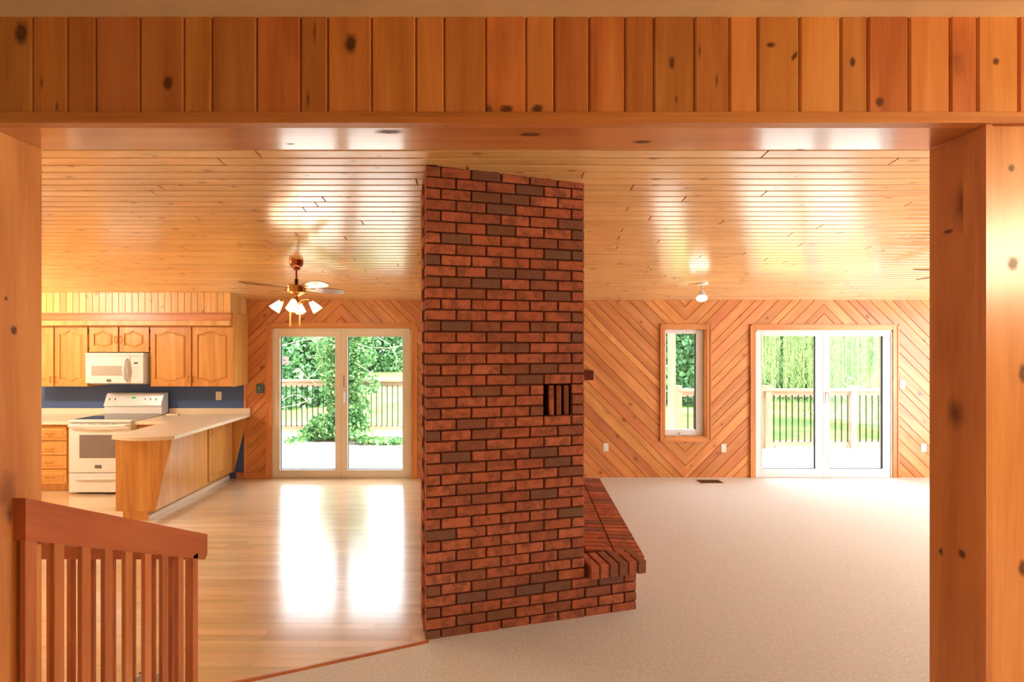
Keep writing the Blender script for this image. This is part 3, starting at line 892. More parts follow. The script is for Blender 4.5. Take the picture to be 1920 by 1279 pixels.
def cab_door(name, parent, x0, x1, z0, z1, yf, amp, mat, hinge, pull_low=True, bottom_curve=True):
    """framed door with a raised curved panel, facing -Y; hinge = 'l' or 'r'"""
    d = obj(name, MB().box(x0, x1, yf + .011, yf + .021, z0, z1), mat, parent, bevel=.002)
    st = .062
    inn = arch_outline(x0 + st, x1 - st, z0 + st * .75, z1 - st * .75, amp)
    # outline of the frame, point for point with the panel hole
    k = len(inn); h = k // 2
    out = [(x1 + (x0 - x1) * i / (h - 1), z1) for i in range(h)] + [(x0 + (x1 - x0) * i / (h - 1), z0) for i in range(h)]
    fb = MB(); n = k
    fb.v = [(x, yf, z) for x, z in out] + [(x, yf, z) for x, z in inn] + [(x, yf + .012, z) for x, z in out] + [(x, yf + .012, z) for x, z in inn]
    for i in range(n):
        j = (i + 1) % n
        fb.f += [(i, j, n + j, n + i), (n + i, n + j, 3 * n + j, 3 * n + i), (i, 2 * n + i, 2 * n + j, j)]
    obj('door_frame', fb, mat, d)
    pin = arch_outline(x0 + st + .012, x1 - st - .012, z0 + st * .75 + .012, z1 - st * .75 - .012, amp * .95)
    pan = MB()
    pf = arch_outline(x0 + st + .034, x1 - st - .034, z0 + st * .75 + .034, z1 - st * .75 - .034, amp * .85)
    pan.v = [(x, yf + .0115, z) for x, z in pin] + [(x, yf + .0005, z) for x, z in pf]
    for i in range(k):
        j = (i + 1) % k; pan.f.append((i, j, k + j, k + i))
    pan.f.append(tuple(range(k, 2 * k)))
    obj('raised_panel', pan, mat, d)
    hx_ = x1 - .022 if hinge == 'l' else x0 + .022
    zc = z0 + .09 if pull_low else (z0 + z1) / 2
    obj('pull', MB().tube([(hx_, yf + .002, zc - .04), (hx_, yf - .022, zc - .038), (hx_, yf - .026, zc), (hx_, yf - .022, zc + .038), (hx_, yf + .002, zc + .04)], .0045, 8), M['brass'], d, smooth=True)
    hh = x0 - .004 if hinge == 'l' else x1 + .004
    for zq in ((z0 + .06, z1 - .06) if z1 - z0 > .5 else (z0 + .045, z1 - .045)):
        obj('hinge', MB().tube([(hh, yf + .004, zq - .022), (hh, yf + .004, zq + .022)], .006, 8), M['hinge'], d, smooth=True)
    return d


YU = WY - .335                                # face of wall cabinets
def UX(px): return PX(px, YU)
def UZ(py): return PZ(py, YU)
ut, ub, um = UZ(613), UZ(725), UZ(660.5)
def wall_cab(label, x0, x1, z0, z1, doors, amp, low=True):
    r = thing('wall_cabinet', label, 'cabinet', ((x0 + x1) / 2, WY - .16, z0), 'wall cabinets over the worktop')
    obj('cabinet_box', MB().box(x0, x1, YU + .022, WY - .004, z0, z1), M['oak_z'], r, bevel=.001)
    for (a, b, hg) in doors: cab_door('cabinet_door', r, a, b, z0 + .003, z1 - .004, YU, amp, M['oak_z'], hg, low)
    return r
wall_cab('oak wall cabinet with two tall doors above the four-drawer cabinet', UX(40), UX(165), ub, ut, [(UX(42), UX(100), 'l'), (UX(103), UX(163.5), 'r')], .04)
wall_cab('short oak wall cabinet with two small doors above the microwave', UX(165), UX(280.5), um, ut, [(UX(167), UX(221), 'l'), (UX(224), UX(279), 'r')], .035, False)
wall_cab('oak wall cabinet with two wide doors between microwave and pine boards', UX(280.5), UX(437.5), ub, ut, [(UX(282), UX(358), 'l'), (UX(361), UX(436), 'r')], .045)
# soffit above the cabinets
YS = WY - .40
sf = thing('soffit', 'boxed soffit of short upright pine boards above the wall cabinets', 'soffit', (-5, YS, UZ(590)))
zs0 = PZ(587, YS); xs1 = PX(432, YS)
obj('soffit_box', MB().box(XL, xs1 - .002, YS + .008, WY - .004, zs0, CEIL(YS) + .03), M['groove'], sf)
x = xs1; i = 0
while x > XL + .1:
    w = PX(432, YS) - PX(419.7, YS)
    obj('soffit_board', MB().box(x - w + .0012, x - .0012, YS - .002, YS + .012, zs0, CEIL(YS) + .01), M['soffit'], sf, bevel=.003)
    x -= w
y = YS
while y < WY - .01:
    e = min(y + .085, WY - .004)
    obj('soffit_board', MB().box(xs1 - .012, xs1 + .002, y + .001, e - .001, zs0, CEIL(y) + .02), M['soffit'], sf, bevel=.002)
    y += .085
obj('fascia', MB().box(XL, UX(438), YS + .006, YS + .03, UZ(602), zs0 + .004), M['pine_x'], sf, bevel=.002)
obj('ledge', MB().box(XL, xs1 + .012, YS - .016, YS + .03, zs0 - .012, zs0 + .006), M['pine_x'], sf, bevel=.002)
obj('valance_rail', MB().box(XL, UX(436.5), YS - .02, YS + .06, UZ(611), UZ(602)), M['soffit'], sf, bevel=.003)
obj('under_panel', MB().box(XL, UX(437.5), YS + .05, WY - .006, ut - .0005, UZ(607)), M['oak_x'], sf)
obj('side_panel', MB().box(UX(437.5), UX(437.5) + .016, YS + .03, WY - .002, ub, zs0), M['oak_z'], sf, bevel=.002)

# worktops
ZW0, ZW1 = .845, .887
YW = 5.585
XR0, XR1 = PX(128, 5.55), PX(246, 5.55)        # cooker
wt = thing('kitchen_worktop', 'cream worktop running from the cooker onto the peninsula with a rounded end', 'worktop', (-3.7, 5.6, ZW0))
arc = [(-3.885 + (.659) * i / 10, 4.715 - .085 * math.sin(PI * i / 10) - .012 * i / 10) for i in range(11)]
pts = [(XR1 + .006, WY - .006), (XR1 + .006, YW), (-3.905, YW)] + arc + [(-3.226, WY - .006)]
obj('worktop_slab', MB().prism([(x, y, ZW0 + .002) for x, y in pts], (0, 0, ZW1 - ZW0 - .002)), M['laminate'], wt, bevel=.003)
obj('backsplash', MB().box(XR1 + .006, -3.226, WY - .03, WY - .005, ZW1 - .002, ZW1 + .078), M['laminate'], wt, bevel=.003)
wl = thing('kitchen_worktop', 'cream worktop above the four-drawer cabinet', 'worktop', (-6, 5.9, ZW0))
obj('worktop_slab', MB().box(XL + .01, XR0 - .006, YW, WY - .006, ZW0 + .002, ZW1), M['laminate'], wl, bevel=.003)
obj('backsplash', MB().box(XL + .01, XR0 - .006, WY - .03, WY - .005, ZW1 - .002, ZW1 + .078), M['laminate'], wl, bevel=.003)

# drawer cabinet
YB = 5.63
bc = thing('drawer_cabinet', 'oak base cabinet with four drawers beside the cooker', 'cabinet', (-5.5, 5.9, 0), 'base cabinets')
xb1 = XR0 - .012
obj('cabinet_box', MB().box(-5.70, xb1, YB + .02, WY - .01, .10, ZW0).box(-5.70, xb1, YB + .075, WY - .01, 0, .10), M['oak_z'], bc)
def bz(py): return PZ(py, YB)
for (a, b) in ((799.5, 826), (828, 853), (854.5, 879), (881, 908)):
    z1_, z0_ = bz(a), bz(b)
    x0_, x1_ = -5.69, PX(124.5, YB)
    dr = obj('drawer', MB().box(x0_, x1_, YB, YB + .019, z0_, z1_), M['oak_x'], bc, bevel=.003)
    pb = MB(); i1, i2 = .028, .042
    pb.v = [(x0_ + i1, YB + .001, z0_ + i1), (x1_ - i1, YB + .001, z0_ + i1), (x1_ - i1, YB + .001, z1_ - i1), (x0_ + i1, YB + .001, z1_ - i1),
            (x0_ + i2, YB - .005, z0_ + i2), (x1_ - i2, YB - .005, z0_ + i2), (x1_ - i2, YB - .005, z1_ - i2), (x0_ + i2, YB - .005, z1_ - i2)]
    pb.f = [(0, 1, 5, 4), (1, 2, 6, 5), (2, 3, 7, 6), (3, 0, 4, 7), (4, 5, 6, 7)]
    obj('raised_panel', pb, M['oak_x'], dr)
    xc, zc = PX(95, YB), (z0_ + z1_) / 2
    obj('pull', MB().tube([(xc - .05, YB - .003, zc), (xc - .045, YB - .026, zc - .004), (xc, YB - .032, zc - .007), (xc + .045, YB - .026, zc - .004), (xc + .05, YB - .003, zc)], .005, 8), M['brass'], dr, smooth=True)
bc = thing('base_cabinet', 'oak base cabinet with doors at the far end of the kitchen', 'cabinet', (-6.35, 5.9, 0), 'base cabinets')
obj('cabinet_box', MB().box(XL + .02, -5.705, YB + .02, WY - .01, .10, ZW0).box(XL + .02, -5.705, YB + .075, WY - .01, 0, .10), M['oak_z'], bc)
cab_door('cabinet_door', bc, XL + .04, -6.36, .12, .82, YB, .04, M['oak_z'], 'l', False)
cab_door('cabinet_door', bc, -6.35, -5.72, .12, .82, YB, .04, M['oak_z'], 'r', False)
bc = thing('base_cabinet', 'oak corner cabinet between the cooker and the peninsula', 'cabinet', (-4.1, 5.9, 0), 'base cabinets')
obj('cabinet_box', MB().box(XR1 + .008, -3.865, YB + .02, WY - .01, .10, ZW0).box(XR1 + .008, -3.865, YB + .075, WY - .01, 0, .10), M['oak_z'], bc)
cab_door('cabinet_door', bc, XR1 + .03, -3.89, .12, .82, YB, .04, M['oak_z'], 'l', False)

# peninsula
pn = thing('peninsula_cabinet', 'oak breakfast peninsula with slanted end panels under the worktop', 'cabinet', (-3.65, 5.4, 0), 'base cabinets')
obj('cabinet_box', MB().box(-3.845, -3.455, 4.745, WY - .02, .10, ZW0), M['oak_veneer'], pn)
obj('toe_kick', MB().box(-3.782, -3.525, 4.735, WY - .02, 0, .10), M['oak_red'], pn)
for (ya, yb_, nm) in ((4.722, 4.745, 'end_panel'), (WY - .045, WY - .02, 'end_panel')):
    obj(nm, MB().prism([(-3.85, ya, .097), (-3.441, ya, .097), (-3.266, ya, ZW0), (-3.85, ya, ZW0)], (0, yb_ - ya, 0)), M['oak_red'], pn, bevel=.0015)
obj('side_panel', MB().box(-3.455, -3.441, 4.745, 5.615, .10, ZW0), M['oak_veneer'], pn)
pd = obj('cabinet_door', MB().box(-3.455, -3.436, 5.63, 6.085, .125, .80), M['oak_z'], pn, bevel=.003)
obj('raised_panel', MB().box(-3.44, -3.431, 5.70, 6.015, .195, .73), M['oak_z'], pd, bevel=.004)
obj('pull', MB().tube([(-3.438, 5.665, .70), (-3.412, 5.665, .703), (-3.408, 5.665, .74), (-3.412, 5.665, .777), (-3.438, 5.665, .78)], .0045, 8), M['brass'], pd, smooth=True)
obj('base_strip', MB().box(-3.526, -3.505, 4.735, WY - .02, 0, .055), M['laminate_edge'], pn, bevel=.004)

# cooker
rg = thing('electric_range', 'white electric range with black glass cooktop and upright control panel', 'range', ((XR0 + XR1) / 2, 5.9, 0))
YR = 5.55
def rx(px): return PX(px, YR)
def rz(py): return PZ(py, YR)
obj('body', MB().box(XR0, XR1, YR + .03, WY - .02, .03, .895), M['white'], rg, bevel=.004)
obj('foot', MB().box(XR0 + .05, XR1 - .05, YR + .07, YR + .12, 0, .03), M['dark'], rg)
obj('cooktop', MB().box(XR0 - .004, XR1 + .004, YR - .005, WY - .10, .880, .912), M['white'], rg, bevel=.006)
obj('cooktop_glass', MB().box(XR0 + .03, XR1 - .03, YR + .06, WY - .14, .910, .9145), M['black_glass'], rg)
od = obj('oven_door', MB().box(XR0 + .003, XR1 - .003, YR, YR + .035, rz(886.5), .868), M['white'], rg, bevel=.006)
obj('oven_window', MB().box(rx(149), rx(228), YR - .002, YR + .004, rz(859), rz(815.5)), M['oven_glass'], od)
obj('handle', MB().tube([(XR0 + .03, YR, .848), (XR0 + .04, YR - .04, .846), ((XR0 + XR1) / 2, YR - .05, .842), (XR1 - .04, YR - .04, .846), (XR1 - .03, YR, .848)], .013, 10), M['white'], od, smooth=True)
for (a, b) in ((151, 156), (165, 181), (188, 204), (211, 218)):
    obj('vent_slot', MB().box(rx(a), rx(b), YR - .002, YR + .01, .858, .864), M['mark'], od)
bd = obj('badge', MB().box(rx(178), rx(190.5), YR - .003, YR + .003, rz(878.3), rz(872)), M['badge'], od)
dw = obj('drawer', MB().box(XR0 + .003, XR1 - .003, YR, YR + .035, rz(923.5), rz(888)), M['white'], rg, bevel=.006)
obj('drawer_grip', MB().tube([(rx(143), YR, rz(897)), (rx(146), YR - .014, rz(898)), (rx(230), YR - .014, rz(898)), (rx(233), YR, rz(897))], .011, 8), M['white'], dw, smooth=True)
YP = 6.10
pl = MB().prism([(XR0 + .0, YP - .03, .905), (XR0, YP + .10, .905), (XR0, YP + .10, PZ(737, YP)), (XR0, YP + .015, PZ(737.5, YP)), (XR0, YP - .045, PZ(760, YP)), (XR0, YP - .03, PZ(763, YP))], (XR1 - XR0, 0, 0))
bp = obj('back_panel', pl, M['white'], rg, bevel=.005)
fa, fb_ = Vector((0, YP - .045, PZ(760, YP))), Vector((0, YP + .015, PZ(737.5, YP)))
up_ = (fb_ - fa).normalized(); nr = Vector((0, -up_.z, up_.y))
def onpanel(name, px0, px1, t0, t1, mat, th=.003):
    p = [fa + up_ * ((fb_ - fa).length * t0) + Vector((PX(px0, YP), 0, 0)), fa + up_ * ((fb_ - fa).length * t0) + Vector((PX(px1, YP), 0, 0)),
         fa + up_ * ((fb_ - fa).length * t1) + Vector((PX(px1, YP), 0, 0)), fa + up_ * ((fb_ - fa).length * t1) + Vector((PX(px0, YP), 0, 0))]
    return obj(name, MB().prism([q + nr * th for q in p], -nr * (th + .004)), mat, bp)
onpanel('control_fascia', 199.5, 303.5, .08, .93, M['panel_grey'], .002)
onpanel('clock_display', 248, 255.5, .55, .70, M['lcd'], .0035)
for px in (207.5, 218, 284, 294.5): onpanel('touch_key', px - 1, px + 1, .42, .60, M['dark'], .003)
onpanel('touch_key', 272, 275.5, .50, .57, M['dark'], .003)
for px in range(238, 268, 5):
    for tt_ in (.40, .62):
        if not 246 < px < 257: onpanel('touch_key', px - 1.4, px + 1.4, tt_, tt_ + .03, M['mark'], .0028)

# microwave
YM = 5.83
def mx_(px): return PX(px, YM)
def mz(py): return PZ(py, YM)
mw = thing('microwave', 'white over-the-range microwave with curved handle', 'microwave', (mx_(215), 6.0, mz(720)))
m0, m1 = mx_(159.5), mx_(268.8)
obj('body', MB().box(m0, m1 + .003, YM + .03, WY - .006, mz(719), mz(662)), M['white'], mw, bevel=.003)
obj('under_panel', MB().box(m0 + .02, m1 - .01, YM + .04, WY - .03, mz(721), mz(718.5)), M['panel_grey'], mw)
obj('vent_grille', MB().box(m0, m1, YM + .002, YM + .03, mz(667), mz(661.8)), M['white'], mw, bevel=.003)
xd = mx_(244.5)
md = obj('door', MB().box(m0, xd - .001, YM, YM + .03, mz(718.8), mz(667.4)), M['white'], mw, bevel=.005)
obj('window_surround', MB().box(mx_(164), mx_(232), YM - .002, YM + .004, mz(707.5), mz(678)), M['white_door'], md)
obj('window', MB().box(mx_(172), mx_(231), YM - .004, YM + .002, mz(704.5), mz(686)), M['mw_glass'], md)
obj('handle', MB().tube([(mx_(238), YM, mz(672)), (mx_(238), YM - .03, mz(676)), (mx_(238), YM - .045, mz(692)), (mx_(238), YM - .03, mz(710)), (mx_(238), YM, mz(715))], [.012, .018, .026, .018, .012], 12), M['white'], md, smooth=True)
bdg = obj('badge', MB().box(mx_(199.8), mx_(208.5), YM - .002, YM + .003, mz(716), mz(711.2)), M['badge'], md)
mp = obj('control_panel', MB().box(xd + .001, m1, YM, YM + .03, mz(718.8), mz(667.4)), M['white'], mw, bevel=.004)
obj('display', MB().box(mx_(251), mx_(258.5), YM - .001, YM + .003, mz(682.2), mz(679.6)), M['dark'], mp)
for i in range(3):
    for j in range(5):
        xk, zk = mx_(251.5 + i * 3), mz(688 + j * 4)
        obj('key', MB().box(xk, xk + .012, YM - .001, YM + .003, zk - .012, zk), M['panel_grey'], mp)

# ------------------------------------------------------------------ plates, thermostat, registers, dial
def plate(name, label, px0, px1, py0, py1, kind, Yp=WY):
    x0_, x1_, z1_, z0_ = PX(px0, Yp), PX(px1, Yp), PZ(py0, Yp), PZ(py1, Yp)
    r = thing(name, label, kind, ((x0_ + x1_) / 2, Yp, z0_))
    obj('cover_plate', MB().box(x0_, x1_, Yp - .008, Yp + .004, z0_, z1_), M['plate'], r, bevel=.002)
    xm, zm, w, hh = (x0_ + x1_) / 2, (z0_ + z1_) / 2, (x1_ - x0_), (z1_ - z0_)
    if kind == 'outlet':
        for s_ in (-1, 1): obj('socket', MB().box(xm - w * .22, xm + w * .22, Yp - .010, Yp - .004, zm + s_ * hh * .2 - hh * .12, zm + s_ * hh * .2 + hh * .12), M['white'], r, bevel=.001)
    else: obj('toggle', MB().box(xm - w * .12, xm + w * .12, Yp - .018, Yp - .004, zm - hh * .12, zm + hh * .12), M['white'], r, bevel=.001)
    return r
plate('wall_outlet', 'cream outlet plate on the blue kitchen wall', 405, 415.5, 734.5, 750, 'outlet', WY - .004)
plate('wall_outlet', 'white outlet plate on pine boards between chimney and tall window', 1131, 1141, 831, 846.5, 'outlet')
plate('wall_outlet', 'white outlet plate on pine boards between tall window and white patio door', 1352, 1361.5, 832.5, 848, 'outlet')
plate('light_switch', 'white light switch beside the white patio door', 1686.5, 1696.5, 713, 728.5, 'switch')
plate('wall_outlet', 'white outlet plate low on the pine boards below the light switch', 1726, 1736, 832, 847, 'outlet')
th = thing('thermostat', 'small teal thermostat on pine boards beside the almond patio door', 'thermostat', (WX(488.5), WY, WZ(737)))
obj('case', MB().box(WX(482), WX(495), WY - .03, WY + .003, WZ(737), WZ(719.5)), M['teal'], th, bevel=.008)
obj('dial', MB().tube([(WX(488), WY - .036, WZ(728)), (WX(488), WY - .028, WZ(728))], .012, 14), M['brass'], th, smooth=True)

# small power strip / sponge row on the worktop behind the cooker corner
ps = thing('power_bar', 'small cream power bar lying on the worktop beside the cooker', 'power bar', (PX(324, 6.1), 6.12, ZW1))
xa, xb = PX(312, 6.08), PX(335, 6.08)
obj('bar', MB().box(xa, xb, 6.06, 6.11, ZW1, ZW1 + .022), M['laminate_edge'], ps, bevel=.005)
for i in range(4):
    xx = xa + .025 + i * .037
    obj('socket', MB().box(xx, xx + .022, 6.07, 6.10, ZW1 + .02, ZW1 + .0235), M['white'], ps, bevel=.001)

fr_ = thing('floor_register', 'brown metal floor register set in the carpet below the tall window', 'register', (PX(1333, 6.04), 6.02, .012))
y0_, y1_ = 5.965, 6.10; x0_, x1_ = PX(1312, 6.0), PX(1354, 6.0)
obj('register_frame', MB().box(x0_, x1_, y0_, y0_ + .018, .012, .020).box(x0_, x1_, y1_ - .018, y1_, .012, .020).box(x0_, x0_ + .018, y0_, y1_, .012, .020).box(x1_ - .018, x1_, y0_, y1_, .012, .020), M['register'], fr_)
obj('register_well', MB().box(x0_, x1_, y0_, y1_, .0125, .0150), M['dark'], fr_)
for i in range(11):
    xx = x0_ + .03 + i * (x1_ - x0_ - .06) / 10
    obj('louvre', MB().box(xx - .005, xx + .003, y0_ + .015, y1_ - .015, .014, .019), M['register'], fr_)
fr_ = thing('floor_register', 'cream metal floor register in the oak floor behind the balusters', 'register', (PX(291, 2.45), 2.45, 0))
x0_, x1_ = PX(253, 2.49), PX(331, 2.49); y0_, y1_ = 2.418, 2.525
x0_ = max(x0_, -2.2)
obj('register_frame', MB().box(x0_, x1_, y0_, y0_ + .012, -.001, .006).box(x0_, x1_, y1_ - .012, y1_, -.001, .006).box(x0_, x0_ + .012, y0_, y1_, -.001, .006).box(x1_ - .012, x1_, y0_, y1_, -.001, .006), M['register_light'], fr_)
obj('register_well', MB().box(x0_, x1_, y0_, y1_, -.001, .0012), M['dark'], fr_)
for i in range(16):
    xx = x0_ + .015 + i * (x1_ - x0_ - .03) / 15
    obj('louvre', MB().box(xx - .003, xx + .003, y0_ + .01, y1_ - .01, .001, .005), M['register_light'], fr_)

# ------------------------------------------------------------------ stair rail and guard rail
XRAIL = -1.49
ra = [(1.471, 1.327), (2.43, .812)]
rl = thing('stair_railing', 'sloping reddish wood stair handrail with square balusters', 'railing', (XRAIL, 1.9, 0))
sl = (ra[1][1] - ra[0][1]) / (ra[1][0] - ra[0][0])
def rtop(y): return ra[0][1] + sl * (y - ra[0][0])
prof = [(1.471, rtop(1.471)), (2.43, rtop(2.43)), (2.43, rtop(2.43) - .105), (2.41, rtop(2.41) - .137), (1.471, rtop(1.471) - .137)]
obj('handrail', MB().prism([(XRAIL - .04, y, z) for y, z in prof], (.04, 0, 0)), M['rail'], rl)
def step_z(y): return LAND if y < 1.62 else (.185 if y < 1.9 else 0)
for i, yb_ in enumerate((1.473, 1.572, 1.680, 1.781, 1.883, 1.990, 2.098, 2.205)):
    obj('baluster', MB().box(XRAIL - .022, XRAIL - .002, yb_, yb_ + .038, step_z(yb_) + (.0 if i else .0), rtop(yb_) - .115), M['baluster'], rl, bevel=.002)
obj('newel_post', MB().box(XRAIL - .042, XRAIL, 2.312, 2.352, 0, rtop(2.33) - .115), M['baluster'], rl, bevel=.002)
gr_ = thing('guard_railing', 'level wood guard railing meeting the foot of the stair handrail', 'railing', (-2.0, 2.41, 0))
gz1, gz0 = rtop(2.41), PZ(1048, 2.40)
obj('handrail', MB().box(-2.75, XRAIL - .04, 2.39, 2.43, gz0, gz0 + .11), M['rail_x'], gr_, bevel=.003)
for i in range(11):
    xc = PX(320 - 38 * i, 2.4)
    if xc < -2.7: break
    obj('baluster', MB().box(xc - .011, xc + .011, 2.395, 2.43, 0, gz0 + .005), M['baluster'], gr_, bevel=.002)

# ------------------------------------------------------------------ ceiling fans
def make_fan(x, y, label, az0, lit=True):
    zc = CEIL(y)
    r = thing('ceiling_fan', label, 'ceiling fan', (x, y, zc), 'ceiling fans')
    zb = 2.405 if lit else zc - .27
    obj('canopy', MB().lathe([(.066, .02), (.068, -.02), (.060, -.04), (.046, -.058), (.040, -.062), (.034, -.085), (.018, -.09)], (x, y, zc - .008), 24), M['copper'], r, smooth=True)
    obj('downrod', MB().tube([(x, y, zc - .08), (x, y, zb + .03)], .0105, 12), M['copper'], r, smooth=True)
    obj('coupling', MB().lathe([(.018, .095), (.018, .03), (.022, .02)], (x, y, zb - .01), 16), M['hinge'], r, smooth=True)
    mot = obj('motor_housing', MB().lathe([(.03, .03), (.075, .024), (.092, .012), (.092, -.05), (.078, -.062), (.04, -.075), (.02, -.09), (.022, -.105), (.03, -.115)], (x, y, zb), 28), M['brass'], r, smooth=True)
    for k in range(4):
        az = math.radians(az0 + 90 * k)
        d = Vector((math.cos(az), math.sin(az), 0)); s_ = Vector((-d.y, d.x, 0))
        tilt = math.radians(-15)
        sv = s_ * math.cos(tilt) + Vector((0, 0, math.sin(tilt)))
        c0 = Vector((x, y, zb - .005))
        outline = [(.16, -.048), (.20, -.056), (.40, -.074), (.49, -.066), (.54, -.036), (.552, 0), (.54, .036), (.49, .066), (.40, .074), (.20, .056), (.16, .048)]
        nb = d.cross(sv).normalized()
        bl_ = obj('blade', MB().prism([c0 + d * a + sv * b for a, b in outline], nb * .006), M['blade'], r)
        obj('bracket', MB().prism([c0 + d * a + sv * b - nb * .005 for a, b in ((.08, -.012), (.15, -.014), (.19, -.03), (.215, 0), (.19, .03), (.15, .014), (.08, .012))], nb * .005), M['brass'], bl_)
    if not lit: return r
    obj('light_kit', MB().lathe([(.012, .02), (.02, 0), (.034, -.012), (.036, -.03), (.02, -.045), (.008, -.06)], (x, y, zb - .115), 20), M['brass'], r, smooth=True)
    for k in range(4):
        az = math.radians(192 + 90 * k)
        d = Vector((math.cos(az), math.sin(az), 0)); zk = zb - .14
        c = Vector((x, y, 0))
        pts = [c + d * .03 + Vector((0, 0, zk)), c + d * .07 + Vector((0, 0, zk + .022)), c + d * .12 + Vector((0, 0, zk + .022)), c + d * .145 + Vector((0, 0, zk + .002))]
        obj('arm', MB().tube(pts, .007, 8), M['brass'], r, smooth=True)
        ax = (d * .62 + Vector((0, 0, -.78))).normalized()
        q = ax.to_track_quat('Z', 'Y').to_matrix()
        p0 = c + d * .135 + Vector((0, 0, zk + .005))
        obj('socket', MB().lathe([(.016, -.012), (.022, .0), (.024, .02)], p0, 16, q), M['brass'], r, smooth=True)
        # six-sided bell shade, open at the foot
        sm = MB(); n6 = 6; prof = [(.026, .010), (.040, .05), (.050, .085), (.062, .118)]
        for (rr, z) in prof:
            for j in range(n6):
                w = 2 * PI * j / n6; sm.v.append(tuple(p0 + q @ Vector((rr * math.cos(w), rr * math.sin(w), z))))
        for i in range(len(prof) - 1):
            for j in range(n6):
                j2 = (j + 1) % n6; sm.f.append((i * n6 + j, i * n6 + j2, (i + 1) * n6 + j2, (i + 1) * n6 + j))
        sh = obj('shade', sm, M['shade'], r)
        lead = MB()
        for j in range(n6):
            lead.tube([sm.v[i * n6 + j] for i in range(len(prof))], .0016, 4)
        ring = [sm.v[(len(prof) - 1) * n6 + j % n6] for j in range(n6 + 1)]
        lead.tube(ring, .0028, 5)
        obj('shade_rib', lead, M['brass'], sh)
        obj('bulb', MB().lathe([(.006, .02), (.012, .035), (.017, .055), (.014, .078), (.004, .09)], p0, 12, q), M['bulb'], sh, smooth=True)
        light('fan_bulb_light', 'POINT', p0 + ax * .10, energy=FAN_BULB, color=(1, .80, .52), size=.11)
    for dx in (-.052, .044):
        zt = zb - .145
        obj('pull_chain', MB().tube([(x + dx, y - .02, zt), (x + dx, y - .02, zt - .10)], .0025, 6).lathe([(.004, 0), (.0085, -.01), (.0075, -.06), (.010, -.14), (.005, -.15)], (x + dx, y - .02, zt - .10), 10), M['chain'], r, smooth=True)
    return r


make_fan(PX(555.5, 4.59), 4.59, 'brass ceiling fan with four lit glass shades over the dining area', 230)
make_fan(PX(1717, 4.0) + .545, 4.0, 'brown ceiling fan over the living room carpet', 180, lit=False)

# spot lamp on the ceiling
sx, sy = PX(1316.5, 5.42), 5.42
sz = CEIL(sy)
sp_ = thing('ceiling_spotlight', 'white ceiling spotlight with lit reflector bulb near the tall window', 'spotlight', (sx, sy, sz))
obj('ceiling_plate', MB().lathe([(.066, .012), (.066, -.01), (.05, -.02), (.012, -.022)], (sx, sy, sz), 24), M['white'], sp_, smooth=True)
obj('stem', MB().tube([(sx, sy, sz - .015), (sx, sy, sz - .10)], .007, 10), M['steel'], sp_, smooth=True)
q = Vector((-.25, -.55, -.8)).normalized().to_track_quat('Z', 'Y').to_matrix()
c = Vector((sx - .005, sy, sz - .10))
hd = obj('lamp_head', MB().lathe([(.02, -.02), (.03, .0), (.036, .03), (.058, .08), (.064, .10), (.060, .101), (.05, .085)], c, 20, q), M['white'], sp_, smooth=True)
obj('bulb', MB().lathe([(.02, .06), (.052, .088), (.045, .10), (.02, .108), (.003, .11)], c, 20, q), M['spotbulb'], sp_, smooth=True)
light('spot_bulb_light', 'POINT', c + (q @ Vector((0, 0, .15))), energy=SPOT_BULB, color=(1, .84, .6), size=.11)

# hall ceiling lamp (outside the frame, lights the golden boards)
hlp = thing('hall_lamp', 'glass bowl ceiling lamp in the hall', 'lamp', (3.1, 0, ZT))
obj('lamp_base', MB().lathe([(.09, 0), (.09, -.03), (.03, -.04), (.02, -.12)], (3.1, 0, ZT), 20), M['brass'], hlp, smooth=True)
obj('lamp_bowl', MB().lathe([(.05, -.30), (.12, -.27), (.16, -.20), (.17, -.14)], (3.1, 0, ZT), 24), M['shade'], hlp, smooth=True)
light('hall_lamp_right_offscreen', 'POINT', (3.1, 0, ZT - .42), energy=LAMP_HALL, color=(1, .80, .50), size=.28)

# ------------------------------------------------------------------ outdoors
ZD = -.10
dk = thing('deck', 'weathered pale grey timber deck outside the glass doors', 'deck', (0, 8, ZD))
y = WY + .20; r_ = random.Random(4)
while y < 9.95:
    x1_ = 9.0 if y < 8.62 else 3.0
    xs = [-7.5, r_.uniform(-4.2, -1), x1_]
    for a, b in zip(xs, xs[1:]):
        obj('deck_board', MB().box(a + .002, b - .002, y, y + .120, ZD - .035, ZD), M['deck'], dk)
    y += .14
obj('skirt', MB().box(-7.5, 9, 6.4, 8.6, -1.0, ZD - .04).box(-7.5, 3.0, 8.6, 9.9, -1.0, ZD - .04), M['deck_rail'], dk)
tag(obj('ground_threshold', MB().box(-7.5, 9, WY + .158, WY + .21, -1.0, -.02), M['ext_brick']), 'brick foundation ledge under the glass doors', 'foundation', kind='structure')


